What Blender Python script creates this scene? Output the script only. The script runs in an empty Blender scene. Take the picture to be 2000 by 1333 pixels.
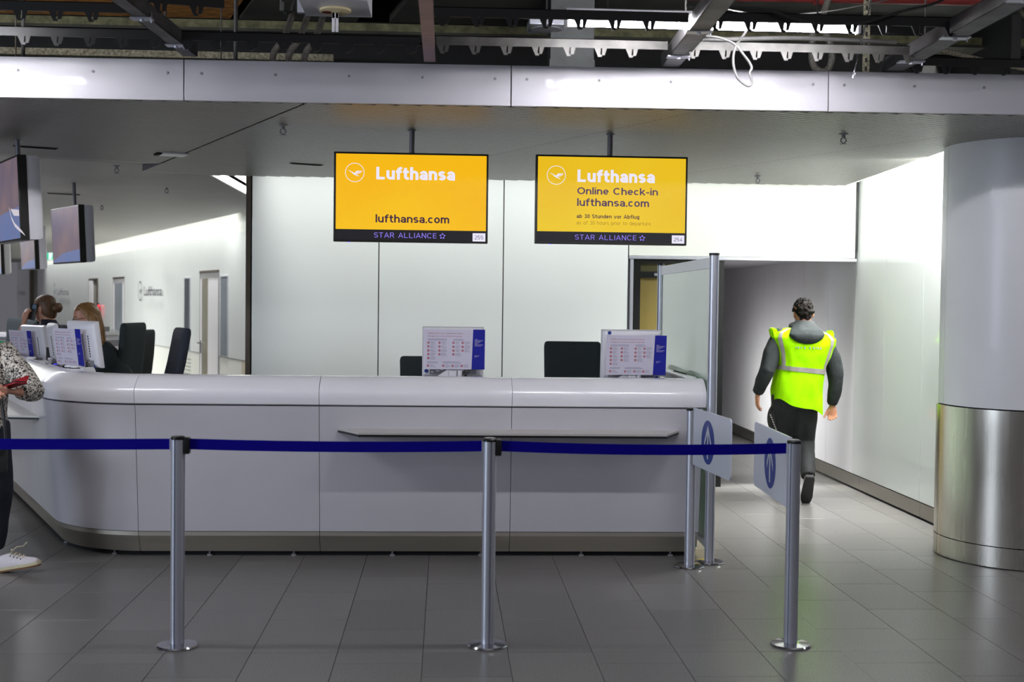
import bpy, bmesh, math, random
from mathutils import Vector as V, Matrix, noise
R = math.radians
PI = math.pi
random.seed(7)
C = bpy.context.scene.collection
SC = bpy.context.scene

# ------------------------------------------------------------------ camera
cd = bpy.data.cameras.new('camera')
cam = bpy.data.objects.new('camera', cd)
C.objects.link(cam)
cd.sensor_width = 36.0
cd.lens = 44.1
cd.clip_start = 0.05
cd.clip_end = 200
cd.dof.use_dof = True
cd.dof.focus_distance = 8.3
cd.dof.aperture_fstop = 2.6
_r, _u, _f = V((0.99853, -0.05296, 0.01179)), V((-0.01015, 0.03117, 0.99946)), V((0.0533, 0.99811, -0.03058))
_m = Matrix((_r, _u, -_f)).transposed().to_4x4()
_m.translation = V((0, 0, 1.65))
cam.matrix_world = _m
SC.camera = cam

# ------------------------------------------------------------------ world, lights, exposure
W = bpy.data.worlds.new('hall_ambient')
SC.world = W
W.use_nodes = True
_bg = W.node_tree.nodes['Background']
_bg.inputs[0].default_value = (0.90, 0.89, 1.0, 1)
_bg.inputs[1].default_value = 0.13

def area(name, loc, sx, sy, power, rot=(0, 0, 0), col=(1, 1, 1), spread=180):
    d = bpy.data.lights.new(name, 'AREA')
    d.shape = 'RECTANGLE'
    d.size, d.size_y, d.energy, d.color = sx, sy, power, col
    d.spread = R(spread)
    o = bpy.data.objects.new(name, d)
    C.objects.link(o)
    o.location = loc
    o.rotation_euler = rot
    return o

COOL = (0.95, 0.94, 1.0)
WARM = (0.985, 1.0, 0.965)
# assumed hall luminaires above and behind the camera, out of view
area('assumed_hall_lamp', (0.0, 3.6, 3.9), 9.0, 0.22, 15, (R(6), 0, 0), COOL)
area('assumed_hall_lamp', (0.0, 0.2, 3.9), 9.0, 0.22, 24, (R(14), 0, 0), COOL)
area('assumed_side_light', (-9.0, 2.2, 2.3), 2.6, 3.0, 290, (0, R(-90), R(18)), (0.72, 0.84, 1.0))  # bluish source assumed off left, added for edge highlights
# fill lamps added out of sight to brighten the passage and the corridor
area('passage_fill', (3.60, 10.0, 2.80), 0.08, 1.8, 62, (0, R(34), 0), WARM, 84)
area('passage_fill', (3.55, 8.9, 2.86), 0.10, 0.5, 80, (R(56), 0, 0), WARM)
area('corridor_fill', (2.57, 13.4, 0.65), 1.1, 2.8, 30, (0, R(-70), 0), WARM, 140)  # unseen fill added to brighten the lower corridor wall, no side room behind it
# strip lights assumed in the ceiling slots that wash the white walls
area('wall_wash', (3.56, 9.75, 3.45), 0.12, 2.4, 34, (0, R(-3), 0), WARM, 60)
area('wall_wash', (0.95, 11.0, 3.5), 5.2, 0.12, 62, (R(2.0), 0, R(-0.6)), WARM, 34)
area('wall_wash', (-2.35, 15.9, 3.25), 0.12, 5.0, 60, (0, R(6), R(24)), WARM, 90)
area('wall_wash', (-7.6, 27.9, 3.25), 0.12, 22.0, 430, (0, R(6), R(24)), WARM, 90)
area('cove_lamp', (-1.80, 13.0, 2.90), 0.10, 3.6, 40, (0, R(90), 0), WARM)
area('far_fill', (-5.3, 13.2, 2.70), 1.6, 0.4, 70, (0, 0, R(24)), COOL)  # fill added out of view for the left row, not a slot light
area('far_fill', (-9.2, 22.0, 2.70), 2.0, 0.8, 620, (0, 0, R(24)), WARM)  # second added fill, brightens the far left area from out of view
SC.view_settings.view_transform = 'Standard'
SC.view_settings.look = 'None'
SC.view_settings.exposure = 0.0
SC.view_settings.gamma = 1.0
SC.view_settings.use_curve_mapping = False

# ------------------------------------------------------------------ helpers
def lin(c):
    return tuple(((x / 255) / 12.92 if x / 255 <= 0.04045 else ((x / 255 + 0.055) / 1.055) ** 2.4) for x in c)

def tag(o, label=None, cat=None, group=None, kind=None):
    if label: o['label'] = label
    if cat: o['category'] = cat
    if group: o['group'] = group
    if kind: o['kind'] = kind
    return o

def thing(name, label, cat, loc=(0, 0, 0), rz=0.0, group=None):
    o = bpy.data.objects.new(name, None)
    o.empty_display_size = 0.1
    C.objects.link(o)
    o.location = loc
    o.rotation_euler = (0, 0, rz)
    return tag(o, label, cat, group)

def copy_tree(o, parent=None):
    c = o.copy()
    C.objects.link(c)
    if parent: c.parent = parent
    for ch in list(o.children): copy_tree(ch, c)
    return c

class B:
    """collects shapes into one bmesh"""
    def __init__(s, M=None):
        s.bm = bmesh.new()
        s.M = M or Matrix.Identity(4)
    def v(s, p): return s.bm.verts.new(s.M @ V(p))
    def face(s, vs):
        try: return s.bm.faces.new(vs)
        except ValueError: return None
    def poly(s, pts): return s.face([s.v(p) for p in pts])
    def box(s, c, d, rz=0.0, bev=0.0, M=None):
        x, y, z = d[0] / 2, d[1] / 2, d[2] / 2
        T = Matrix.Translation(c) @ (M if M else Matrix.Rotation(rz, 4, 'Z'))
        p = [T @ V(q) for q in ((-x, -y, -z), (x, -y, -z), (x, y, -z), (-x, y, -z), (-x, -y, z), (x, -y, z), (x, y, z), (-x, y, z))]
        vs = [s.v(q) for q in p]
        fs = [s.face([vs[i] for i in f]) for f in ((3, 2, 1, 0), (4, 5, 6, 7), (0, 1, 5, 4), (1, 2, 6, 5), (2, 3, 7, 6), (3, 0, 4, 7))]
        if bev > 0:
            es = list({e for f in fs for e in f.edges})
            bmesh.ops.bevel(s.bm, geom=es, offset=bev, segments=2, profile=0.6, affect='EDGES')
        return s
    def bb(s, x0, x1, y0, y1, z0, z1, bev=0.0):
        return s.box(((x0 + x1) / 2, (y0 + y1) / 2, (z0 + z1) / 2), (x1 - x0, y1 - y0, z1 - z0), 0, bev)
    def rings(s, rings, cap=True, closed=True):
        vr = [[s.v(p) for p in r] for r in rings]
        n = len(vr[0])
        for a, b in zip(vr, vr[1:]):
            for i in range(n if closed else n - 1):
                j = (i + 1) % n
                s.face((a[i], a[j], b[j], b[i]))
        if cap and closed:
            s.face(list(reversed(vr[0])))
            s.face(vr[-1])
        return s
    def tube(s, pts, r, n=8, cap=True):
        pts = [V(p) for p in pts]
        rs = r if isinstance(r, (list, tuple)) else [r] * len(pts)
        out, u = [], None
        for i, p in enumerate(pts):
            t = (pts[min(i + 1, len(pts) - 1)] - pts[max(i - 1, 0)]).normalized()
            if u is None:
                a = V((0, 0, 1)) if abs(t.z) < 0.9 else V((1, 0, 0))
                u = t.cross(a).normalized()
            u = (u - t * u.dot(t)).normalized()
            w = t.cross(u)
            out.append([p + (u * math.cos(2 * PI * k / n) + w * math.sin(2 * PI * k / n)) * rs[i] for k in range(n)])
        return s.rings(out, cap)
    def cyl(s, p0, p1, r, n=16): return s.tube([p0, p1], r, n)
    def lathe(s, prof, c=(0, 0, 0), n=24, cap=True):
        c = V(c)
        return s.rings([[c + V((r * math.cos(2 * PI * k / n), r * math.sin(2 * PI * k / n), z)) for k in range(n)] for r, z in prof], cap)
    def prism(s, poly, a, b, ax='z'):
        f = {'z': lambda p, h: (p[0], p[1], h), 'y': lambda p, h: (p[0], h, p[1]), 'x': lambda p, h: (h, p[0], p[1])}[ax]
        return s.rings([[f(p, a) for p in poly], [f(p, b) for p in poly]])
    def ell(s, c, r, n=16, m=10, M=None):
        c = V(c)
        T = M or Matrix.Identity(4)
        rr = []
        for i in range(1, m):
            t = PI * i / m
            rr.append([c + T @ V((r[0] * math.sin(t) * math.cos(2 * PI * k / n), r[1] * math.sin(t) * math.sin(2 * PI * k / n), -r[2] * math.cos(t))) for k in range(n)])
        return s.rings(rr)
    def obj(s, name, m, parent=None, smooth=None, fix=True):
        if fix: bmesh.ops.recalc_face_normals(s.bm, faces=s.bm.faces)
        me = bpy.data.meshes.new(name)
        s.bm.to_mesh(me)
        s.bm.free()
        for mm in (m if isinstance(m, (list, tuple)) else [m]): me.materials.append(mm)
        if smooth is not None:
            me.polygons.foreach_set('use_smooth', [True] * len(me.polygons))
            me.set_sharp_from_angle(angle=R(smooth))
        o = bpy.data.objects.new(name, me)
        C.objects.link(o)
        if parent: o.parent = parent
        return o

def share(name, me, parent, loc=(0, 0, 0), rot=(0, 0, 0)):
    o = bpy.data.objects.new(name, me)
    C.objects.link(o)
    o.parent = parent
    o.location = loc
    o.rotation_euler = rot
    return o

def struct(o): return tag(o, kind='structure')

# ------------------------------------------------------------------ materials
def mat(name, rgb, rough=0.5, metal=0.0, var=0.04, scale=8.0, bump=0.0, coat=0.0, spec=0.5, stretch=None, detail=3.0, trans=0.0, vcol=None, rvar=0.0, rnd=0.0):
    m = bpy.data.materials.new(name)
    m.use_nodes = True
    nt = m.node_tree
    N, L = nt.nodes, nt.links
    p = N['Principled BSDF']
    c = lin(rgb)
    tc = N.new('ShaderNodeTexCoord')
    mp = N.new('ShaderNodeMapping')
    if stretch: mp.inputs['Scale'].default_value = stretch
    L.new(tc.outputs['Object'], mp.inputs[0])
    nz = N.new('ShaderNodeTexNoise')
    nz.inputs['Scale'].default_value = scale
    nz.inputs['Detail'].default_value = detail
    L.new(mp.outputs[0], nz.inputs['Vector'])
    cr = N.new('ShaderNodeValToRGB')
    lo = vcol and lin(vcol) or tuple(x * (1 - var * 2) for x in c)
    hi = c if vcol else tuple(min(1, x * (1 + var)) for x in c)
    cr.color_ramp.elements[0].position, cr.color_ramp.elements[1].position = 0.3, 0.7
    cr.color_ramp.elements[0].color, cr.color_ramp.elements[1].color = (*lo, 1), (*hi, 1)
    L.new(nz.outputs[0], cr.inputs[0])
    out = cr.outputs[0]
    if rnd:
        oi = N.new('ShaderNodeObjectInfo')
        mr = N.new('ShaderNodeMapRange')
        mr.inputs['To Min'].default_value, mr.inputs['To Max'].default_value = 1 - rnd, 1 + rnd
        L.new(oi.outputs['Random'], mr.inputs[0])
        mx = N.new('ShaderNodeVectorMath')
        mx.operation = 'SCALE'
        L.new(out, mx.inputs[0])
        L.new(mr.outputs[0], mx.inputs['Scale'])
        out = mx.outputs[0]
    L.new(out, p.inputs['Base Color'])
    p.inputs['Roughness'].default_value = rough
    if rvar:
        mr = N.new('ShaderNodeMapRange')
        mr.inputs['To Min'].default_value, mr.inputs['To Max'].default_value = max(0, rough - rvar), rough + rvar
        L.new(nz.outputs[0], mr.inputs[0])
        L.new(mr.outputs[0], p.inputs['Roughness'])
    p.inputs['Metallic'].default_value = metal
    p.inputs['Specular IOR Level'].default_value = spec
    if coat:
        p.inputs['Coat Weight'].default_value = coat
        p.inputs['Coat Roughness'].default_value = 0.03
    if trans: p.inputs['Transmission Weight'].default_value = trans
    if bump:
        b = N.new('ShaderNodeBump')
        b.inputs['Strength'].default_value = bump
        b.inputs['Distance'].default_value = 0.01
        L.new(nz.outputs[0], b.inputs['Height'])
        L.new(b.outputs[0], p.inputs['Normal'])
    return m

def glow(name, rgb, strength=1.0, rgb2=None, scale=1.0):
    m = bpy.data.materials.new(name)
    m.use_nodes = True
    nt = m.node_tree
    p = nt.nodes['Principled BSDF']
    p.inputs['Base Color'].default_value = (0.01, 0.01, 0.01, 1)
    p.inputs['Roughness'].default_value = 0.5
    p.inputs['Specular IOR Level'].default_value = 0.15
    p.inputs['Emission Color'].default_value = (*lin(rgb), 1)
    p.inputs['Emission Strength'].default_value = strength
    if rgb2:
        tc = nt.nodes.new('ShaderNodeTexCoord')
        gr = nt.nodes.new('ShaderNodeTexNoise')
        gr.inputs['Scale'].default_value = scale
        cr = nt.nodes.new('ShaderNodeValToRGB')
        cr.color_ramp.elements[0].position, cr.color_ramp.elements[1].position = 0.35, 0.65
        cr.color_ramp.elements[0].color, cr.color_ramp.elements[1].color = (*lin(rgb), 1), (*lin(rgb2), 1)
        nt.links.new(tc.outputs['Object'], gr.inputs['Vector'])
        nt.links.new(gr.outputs[0], cr.inputs[0])
        nt.links.new(cr.outputs[0], p.inputs['Emission Color'])
    return m

M = {}
M['laminate'] = mat('white_laminate', (191, 188, 194), 0.34, var=0.01, scale=3, coat=0.25)
M['topband'] = mat('white_solid_surface', (240, 237, 242), 0.24, var=0.008, scale=3, coat=0.7)
M['steel'] = mat('brushed_steel', (204, 198, 188), 0.27, 1.0, 0.06, 14, stretch=(1, 1, 0.04), rvar=0.06)
M['kick'] = mat('brushed_kick_steel', (190, 184, 172), 0.5, 1.0, 0.05, 20, stretch=(0.05, 0.05, 1), rvar=0.05)
M['alu'] = mat('satin_aluminium', (196, 198, 208), 0.36, 0.6, 0.03, 18, stretch=(1, 1, 0.05), rvar=0.05)
M['chrome'] = mat('polished_steel', (190, 190, 195), 0.14, 1.0, 0.03, 10, rvar=0.04)
M['black'] = mat('black_plastic', (17, 18, 20), 0.4, var=0.05, scale=30)
M['dark'] = mat('dark_recess', (14, 13, 13), 0.8, var=0.1, scale=10)
M['glasswall'] = mat('white_backpainted_glass', (220, 224, 223), 0.55, var=0.01, scale=1.5, coat=1.0)
M['header'] = mat('white_header_panel', (216, 218, 211), 0.45, var=0.01, scale=2, coat=0.3)
M['paint'] = mat('white_painted_panel', (220, 218, 222), 0.42, var=0.015, scale=3, coat=0.1)
M['fascia'] = mat('fascia_paint', (186, 183, 189), 0.42, var=0.015, scale=3, coat=0.1)
M['plate'] = mat('baseboard_steel', (150, 145, 136), 0.32, 1.0, 0.02, 3, rvar=0.03)
M['shelf'] = mat('shelf_steel', (206, 202, 196), 0.3, 0.35, 0.02, 30)
M['bronze'] = mat('bronze_profile', (92, 84, 76), 0.4, 0.8, 0.05, 12)
M['slat'] = mat('ceiling_slat_paint', (128, 126, 123), 0.42, 0.15, 0.02, 4, rnd=0.03)
M['farceil'] = mat('far_slats_lightened', (196, 195, 190), 0.5, var=0.02, scale=3)  # slat paint lightened, extra brightness of the far ceiling put into the colour
M['reveal'] = mat('white_slat_reveal', (214, 212, 206), 0.6, var=0.02, scale=4)
M['plenum'] = mat('plenum_black', (28, 27, 26), 0.9, var=0.1, scale=6)
M['belt'] = mat('blue_webbing', (14, 2, 150), 0.8, var=0.05, scale=160, bump=0.1, spec=0.15)
M['chair'] = mat('dark_green_fabric', (44, 52, 54), 0.85, var=0.08, scale=120, bump=0.1)
M['chairblue'] = mat('dark_blue_fabric', (50, 54, 68), 0.85, var=0.08, scale=120, bump=0.1)
M['white'] = mat('white_plastic', (226, 224, 230), 0.38, var=0.01, scale=20)
M['grey'] = mat('grey_plastic', (136, 134, 138), 0.5, var=0.06, scale=40)
M['poster'] = mat('poster_white', (216, 210, 226), 0.5, var=0.01, scale=20)
M['pblue'] = mat('poster_blue', (22, 30, 150), 0.5, var=0.02, scale=20)
M['pred'] = mat('poster_red', (176, 40, 58), 0.6, var=0.02, scale=20)
M['ppink'] = mat('poster_heading', (176, 92, 112), 0.6, var=0.02, scale=20)
M['pgrey'] = mat('poster_grey_print', (136, 132, 158), 0.6, var=0.05, scale=60)
M['signblue'] = mat('sign_blue', (38, 62, 140), 0.45, var=0.02, scale=20)
M['signwhite'] = mat('sign_white', (200, 204, 216), 0.35, var=0.01, scale=10, coat=0.2)
M['bezel'] = mat('display_bezel', (30, 30, 27), 0.35, var=0.04, scale=20)
M['hanger'] = mat('grey_hanger_paint', (120, 117, 124), 0.45, 0.2, 0.03, 10)
M['carrier'] = mat('carrier_lit', (84, 82, 79), 0.55, 0.4, 0.12, 9, vcol=(54, 52, 50))  # paler copy for rails the tube lights, brightness put into the colour
M['carrierblk'] = mat('carrier_unlit', (24, 24, 25), 0.5, 0.3, 0.1, 9)  # dark copy for rails the tube leaves dark, shade put into the colour
M['runner'] = mat('galvanised_runner', (104, 102, 102), 0.5, 0.6, 0.12, 7, vcol=(70, 68, 68))
M['osb'] = mat('strand_board', (196, 132, 52), 0.85, var=0.3, scale=14, stretch=(1, 2.5, 1), detail=8, vcol=(118, 74, 26))
M['concrete'] = mat('void_concrete', (60, 60, 52), 0.9, var=0.15, scale=3, detail=6, vcol=(40, 40, 34))
M['beam'] = mat('mossy_beam', (112, 108, 78), 0.85, var=0.2, scale=16, detail=8, vcol=(66, 66, 42))
M['mineral'] = mat('mineral_wool', (150, 144, 124), 0.95, var=0.25, scale=60, detail=6, vcol=(86, 82, 66), bump=0.6)
M['pipe'] = mat('red_pipe_paint', (112, 42, 38), 0.5, var=0.08, scale=9)
M['pink'] = mat('pink_primer', (176, 140, 146), 0.55, var=0.05, scale=5, vcol=(150, 128, 138))
M['cable'] = mat('white_cable', (84, 82, 81), 0.5, var=0.08, scale=30)
M['darkcable'] = mat('dark_cable', (52, 50, 48), 0.55, var=0.08, scale=30)
M['conduit'] = mat('braided_conduit', (120, 116, 108), 0.5, 0.6, 0.25, 160, bump=0.8)
M['duct'] = mat('galvanised_duct', (84, 86, 86), 0.5, 0.4, 0.1, 10)
M['orange'] = mat('orange_box', (200, 110, 40), 0.6, var=0.05)
M['screenoff'] = glow('display_picture', (96, 88, 112), 0.9, (128, 108, 112), 2.2)
M['skyblue'] = glow('display_sea', (98, 120, 168), 0.9, (110, 118, 160), 3)
M['surf'] = glow('display_surf', (214, 206, 214), 0.9)
M['yellow'] = glow('screen_yellow', (251, 184, 12), 0.95, (252, 198, 28), 1.2)
M['yellow2'] = glow('screen_yellow_pale', (238, 190, 28), 0.95, (242, 206, 44), 1.2)
M['lilac'] = glow('screen_white', (236, 232, 252), 1.0)
M['navy'] = glow('screen_navy', (62, 34, 62), 1.0)
M['navy2'] = glow('screen_purple', (78, 54, 92), 1.0)
M['brown'] = glow('screen_brown', (140, 92, 30), 1.0)
M['violet'] = glow('screen_violet', (150, 130, 250), 1.0)
M['scrblk'] = glow('screen_black', (30, 28, 34), 0.9)
M['exit'] = glow('exit_green', (30, 200, 150), 1.3)
M['exitw'] = glow('exit_white', (215, 250, 235), 1.3)
M['tube'] = glow('fluorescent_tube', (250, 250, 255), 170.0)
M['led'] = glow('blue_led', (70, 60, 255), 2.0)

def text_into(b, s, w, h, origin, X, Y, bold=0.0, shear=0.0, lift=0.0, track=1.0):
    """adds the flat outline of a line of writing; w fits the width (None keeps proportion), h is the cap height"""
    cu = bpy.data.curves.new('lettering', 'FONT')
    cu.body = s
    cu.size = 1.0
    cu.offset = bold
    cu.shear = shear
    cu.space_character = track
    cu.resolution_u = 3
    o = bpy.data.objects.new('lettering', cu)
    C.objects.link(o)
    bpy.context.view_layer.update()
    me = bpy.data.meshes.new_from_object(o.evaluated_get(bpy.context.evaluated_depsgraph_get()))
    bpy.data.objects.remove(o)
    xs = [v.co.x for v in me.vertices]
    x0, x1 = min(xs), max(xs)
    sy = h / 0.70
    sx = w / (x1 - x0) if w else sy
    X, Y, O = V(X), V(Y), V(origin)
    Nn = X.cross(Y).normalized() * lift
    vs = [b.v(O + X * ((v.co.x - x0) * sx) + Y * (v.co.y * sy) + Nn) for v in me.vertices]
    for p in me.polygons: b.face([vs[i] for i in p.vertices])
    bpy.data.meshes.remove(me)
    return b
# grotesque letters drawn as strokes of even width (cap height 1)
def _arc(cx, cy, rx, ry, a0, a1, n=14): return [(cx + rx * math.cos(R(a0 + (a1 - a0) * i / n)), cy + ry * math.sin(R(a0 + (a1 - a0) * i / n))) for i in range(n + 1)]
def glyph(ch, t):
    h = t / 2; X = 0.74; A_ = 1.02
    def bowl(w, y0=0.0, y1=X, a0=0, a1=360): return _arc(w / 2, (y0 + y1) / 2, w / 2 - h, (y1 - y0) / 2 - h, a0, a1, 28)
    def arch(x0, w, y=X): ry = 0.30 - h; return _arc(x0 + w / 2, y - h - ry, w / 2 - h, ry, 180, 0) + [(x0 + w - h, 0)]
    if ch == 'L': return [[(h, 1), (h, h), (0.58, h)]], 0.62
    if ch == 'u':
        w = 0.58; return [[(h, X)] + _arc(w / 2, 0.30, w / 2 - h, 0.30 - h, 180, 360), [(w - h, X), (w - h, 0)]], w
    if ch == 'f': return [[(0.17, 0)] + _arc(0.17 + 0.19, A_ - h - 0.16, 0.19, 0.16, 180, 90, 8) + [(0.42, A_ - h)], [(0, X - h), (0.40, X - h)]], 0.41
    if ch == 't': return [[(0.17, 0.95)] + _arc(0.17 + 0.17, h + 0.15, 0.17, 0.15, 180, 270, 8) + [(0.41, h)], [(0, X - h), (0.40, X - h)]], 0.41
    if ch == 'h': return [[(h, 0), (h, A_)], arch(0, 0.58)], 0.58
    if ch == 'n': return [[(h, 0), (h, X)], arch(0, 0.58)], 0.58
    if ch == 'm': return [[(h, 0), (h, X)], arch(0, 0.52), arch(0.52 - t, 0.52)], 1.04 - t
    if ch == 'r': return [[(h, 0), (h, X)], _arc(0.36, X - h - 0.24, 0.36 - h, 0.24, 180, 95, 8)], 0.36
    if ch == 'a':
        w = 0.56; m = 0.46; return [_arc(w / 2, X - h - 0.2, w / 2 - h, 0.2, 165, 0) + [(w - h, 0)], bowl(w, 0, m)], w
    if ch in 'sS':
        w, H = (0.52, X) if ch == 's' else (0.62, 1.0); m = H / 2; ry = (H - t) / 4
        return [_arc(w / 2, m + ry, w / 2 - h, ry, 25, 270) + _arc(w / 2, m - ry, w / 2 - h, ry, 90, -155)[1:]], w
    if ch == '.': return [[(h, 0), (h, t * 1.05)]], t
    if ch == '-': return [[(0.02, 0.36), (0.36, 0.36)]], 0.38
    if ch == 'c': return [bowl(0.57, 0, X, 42, 318)], 0.55
    if ch == 'C': return [bowl(0.80, 0, 1, 42, 318)], 0.78
    if ch == 'o': return [bowl(0.60)], 0.60
    if ch == 'O': return [bowl(0.84, 0, 1)], 0.84
    if ch == '0': return [bowl(0.60, 0, 1)], 0.60
    if ch == 'e': return [bowl(0.58, 0, X, 0, 318), [(h, X / 2), (0.58 - h / 2, X / 2)]], 0.58
    if ch in 'lI': return [[(h, 0), (h, A_ if ch == 'l' else 1)]], t
    if ch == 'i': return [[(h, 0), (h, X)], [(h, A_ - t * 0.9), (h, A_)]], t
    if ch == 'k': return [[(h, 0), (h, A_)], [(h, 0.26), (0.50, X)], [(0.22, 0.42), (0.54, 0)]], 0.56
    if ch == 'b': return [[(h, 0), (h, A_)], bowl(0.60)], 0.60
    if ch == 'd': return [[(0.60 - h, 0), (0.60 - h, A_)], bowl(0.60)], 0.60
    if ch == 'p': return [[(h, -0.27), (h, X)], bowl(0.60)], 0.60
    if ch == 'g': return [[(0.60 - h, X)] + _arc(0.30, 0.0, 0.30 - h, 0.27 - h, 0, -155), bowl(0.60)], 0.60
    if ch == 'v': return [[(0.04, X), (0.28, h * 0.5), (0.52, X)]], 0.56
    if ch == 'A': return [[(0.04, 0), (0.38, 1 - h * 0.6), (0.72, 0)], [(0.18, 0.3), (0.58, 0.3)]], 0.76
    if ch == 'T': return [[(0, 1 - h), (0.64, 1 - h)], [(0.32, 0), (0.32, 1)]], 0.64
    if ch == 'R': return [[(h, 0), (h, 1)], [(h, 1 - h), (0.36, 1 - h)] + _arc(0.36, 0.72, 0.24 - h, 0.28 - h, 90, -90) + [(h, 0.44 + h)], [(0.34, 0.46), (0.60, 0)]], 0.64
    if ch == 'N': return [[(h, 0), (h, 1)], [(h, 1), (0.66 - h, 0)], [(0.66 - h, 0), (0.66 - h, 1)]], 0.66
    if ch == 'E': return [[(0.54, 1 - h), (h, 1 - h), (h, h), (0.54, h)], [(h, 0.5), (0.50, 0.5)]], 0.56
    if ch == '2': return [_arc(0.29, 0.71, 0.29 - h, 0.29 - h, 165, -30) + [(h, h), (0.58, h)]], 0.58
    if ch == '3': return [_arc(0.28, 0.74, 0.25 - h, 0.26 - h, 160, -90), _arc(0.28, 0.26, 0.29 - h, 0.27 - h, 90, -165)], 0.57
    if ch == '5': return [[(0.54, 1 - h), (0.10, 1 - h), (h, 0.52)] + _arc(0.28, 0.32, 0.29 - h, 0.32 - h, 130, -155)], 0.57
    if ch == '4': return [[(0.58, 0.26), (h * 0.8, 0.26), (0.42, 1), (0.42, 0)]], 0.60
    return [], 0.32
def write_into(b, s, w, h, O, X, Y, t=0.19, gap=0.085):
    X, Y, O = V(X), V(Y), V(O); x = 0.0; G = []
    for i, ch in enumerate(s):
        g, a = glyph(ch, t)
        G.append((x, g)); x += a + gap
    k = w / (x - gap)
    for x0, g in G:
        for pl in g:
            pts = [((p[0] + x0) * k, p[1] * h) for p in pl]; n = len(pts); L = []
            shut = math.hypot(pts[0][0] - pts[-1][0], pts[0][1] - pts[-1][1]) < 1e-6
            sx_, sy_ = t * k / 2, t * h / 2
            for i in range(n):
                a = pts[i - 1] if i else (pts[-2] if shut else pts[0]); c = pts[i + 1] if i < n - 1 else (pts[1] if shut else pts[-1])
                d1 = V(((pts[i][0] - a[0]) / k, (pts[i][1] - a[1]) / h)); d2 = V(((c[0] - pts[i][0]) / k, (c[1] - pts[i][1]) / h))
                if d1.length < 1e-9: d1 = d2
                if d2.length < 1e-9: d2 = d1
                d1.normalize(); d2.normalize(); d = (d1 + d2)
                d = d.normalized() if d.length > 1e-6 else d1
                m = min(2.2, 1 / max(0.3, d.dot(d1)))
                nx, ny = -d.y * m, d.x * m
                L.append(((pts[i][0] + nx * sx_, pts[i][1] + ny * sy_), (pts[i][0] - nx * sx_, pts[i][1] - ny * sy_)))
            vs = [(b.v(O + X * p[0] + Y * p[1]), b.v(O + X * q[0] + Y * q[1])) for p, q in L]
            for u, v_ in zip(vs, vs[1:]): b.face((u[1], v_[1], v_[0], u[0]))
    return b
# ------------------------------------------------------------------ floor
gm = mat('grey_granite', (128, 125, 123), 0.30, var=0.12, scale=120, detail=5, rvar=0.08, rnd=0.11, vcol=(80, 78, 76))
gm2 = mat('grey_granite_far', (128, 125, 123), 0.30, var=0.12, scale=120, detail=5, rvar=0.08, vcol=(80, 78, 76))
b = B(); b.bb(-16, 12, -3, 44, -0.06, -0.004)
floor = struct(b.obj('floor', mat('floor_joint_mortar', (58, 55, 52), 0.7, var=0.05, scale=40)))
TW, TL = 0.400, 0.615
def tile_mesh():
    b = B(); g, c, h = 0.0016, 0.0006, 0.03
    x, y = TW / 2 - g, 0.5 - g / TL
    cy = c / TL
    b.rings([[(-x, -y, -h), (x, -y, -h), (x, y, -h), (-x, y, -h)], [(-x, -y, -c), (x, -y, -c), (x, y, -c), (-x, y, -c)],
             [(-x + c, -y + cy, 0), (x - c, -y + cy, 0), (x - c, y - cy, 0), (-x + c, y - cy, 0)]])
    o = b.obj('tile', gm); me = o.data; bpy.data.objects.remove(o); return me
tm = tile_mesh()
tiles = []
for n in range(-12, 12):
    x = -0.089 + TW * (n + 0.5)
    if x < -5.0 or x > 4.2: continue
    ph = 6.273 - 0.205 * (n + 1)
    ph -= math.floor((ph - 5.862) / TL) * TL
    cuts = [5.862] + [ph + TL * k for k in range(24)]
    ph2 = 5.684 - 0.208 * (n + 1)
    ph2 += math.floor((5.862 - ph2) / TL) * TL
    cuts = [ph2 - TL * k for k in range(5, -1, -1)] + cuts
    for a, c in zip(cuts, cuts[1:]):
        if c - a > 0.03: tiles.append((x, a, c))
def tile_rank(t):
    x, a, c = t; y = (a + c) / 2
    s = 1 / max(y, 1) ** 3
    if a < 4.6 or abs(x * 2450 / y - 130) > 1080: s *= 0.01          # outside the frame
    if -2.0 < x < 1.6 and y > 8.5: s *= 0.001                         # behind the counter
    if x > 3.75 or (x < -2.3 - (y - 8.05) * 0.0 and y > 8.6 and x > -2.4 - (y - 8.0) * 0.45): s *= 0.01
    if y > 17: s *= 0.001
    return -s
tiles.sort(key=tile_rank)
for x, a, c in tiles[:300]:
    o = share('tile', tm, floor, (x, (a + c) / 2, 0))
    o.scale = (1, c - a, 1)
b = B(); g = 0.0014
for x, a, c in tiles[300:]: b.bb(x - TW / 2 + g, x + TW / 2 - g, a + g, c - g, -0.03, 0)
tag(b.obj('tile_remainder', gm2, floor), kind='stuff')
b = B(); b.bb(-16, -5.1, 2, 44, -0.03, -0.001); b.bb(-5.1, 3.9, 18.2, 44, -0.03, -0.001); b.bb(-5.1, 4.2, -3, 2.6, -0.03, -0.001)
b.obj('far_field', gm2, floor)
b = B(); b.bb(1.9095, 1.9125, 3.0, 7.2, -0.01, 0.0004); b.bb(1.9125, 3.6, 5.8605, 5.8635, -0.01, 0.0004)
struct(b.obj('trim_1', M['grey']))

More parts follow.
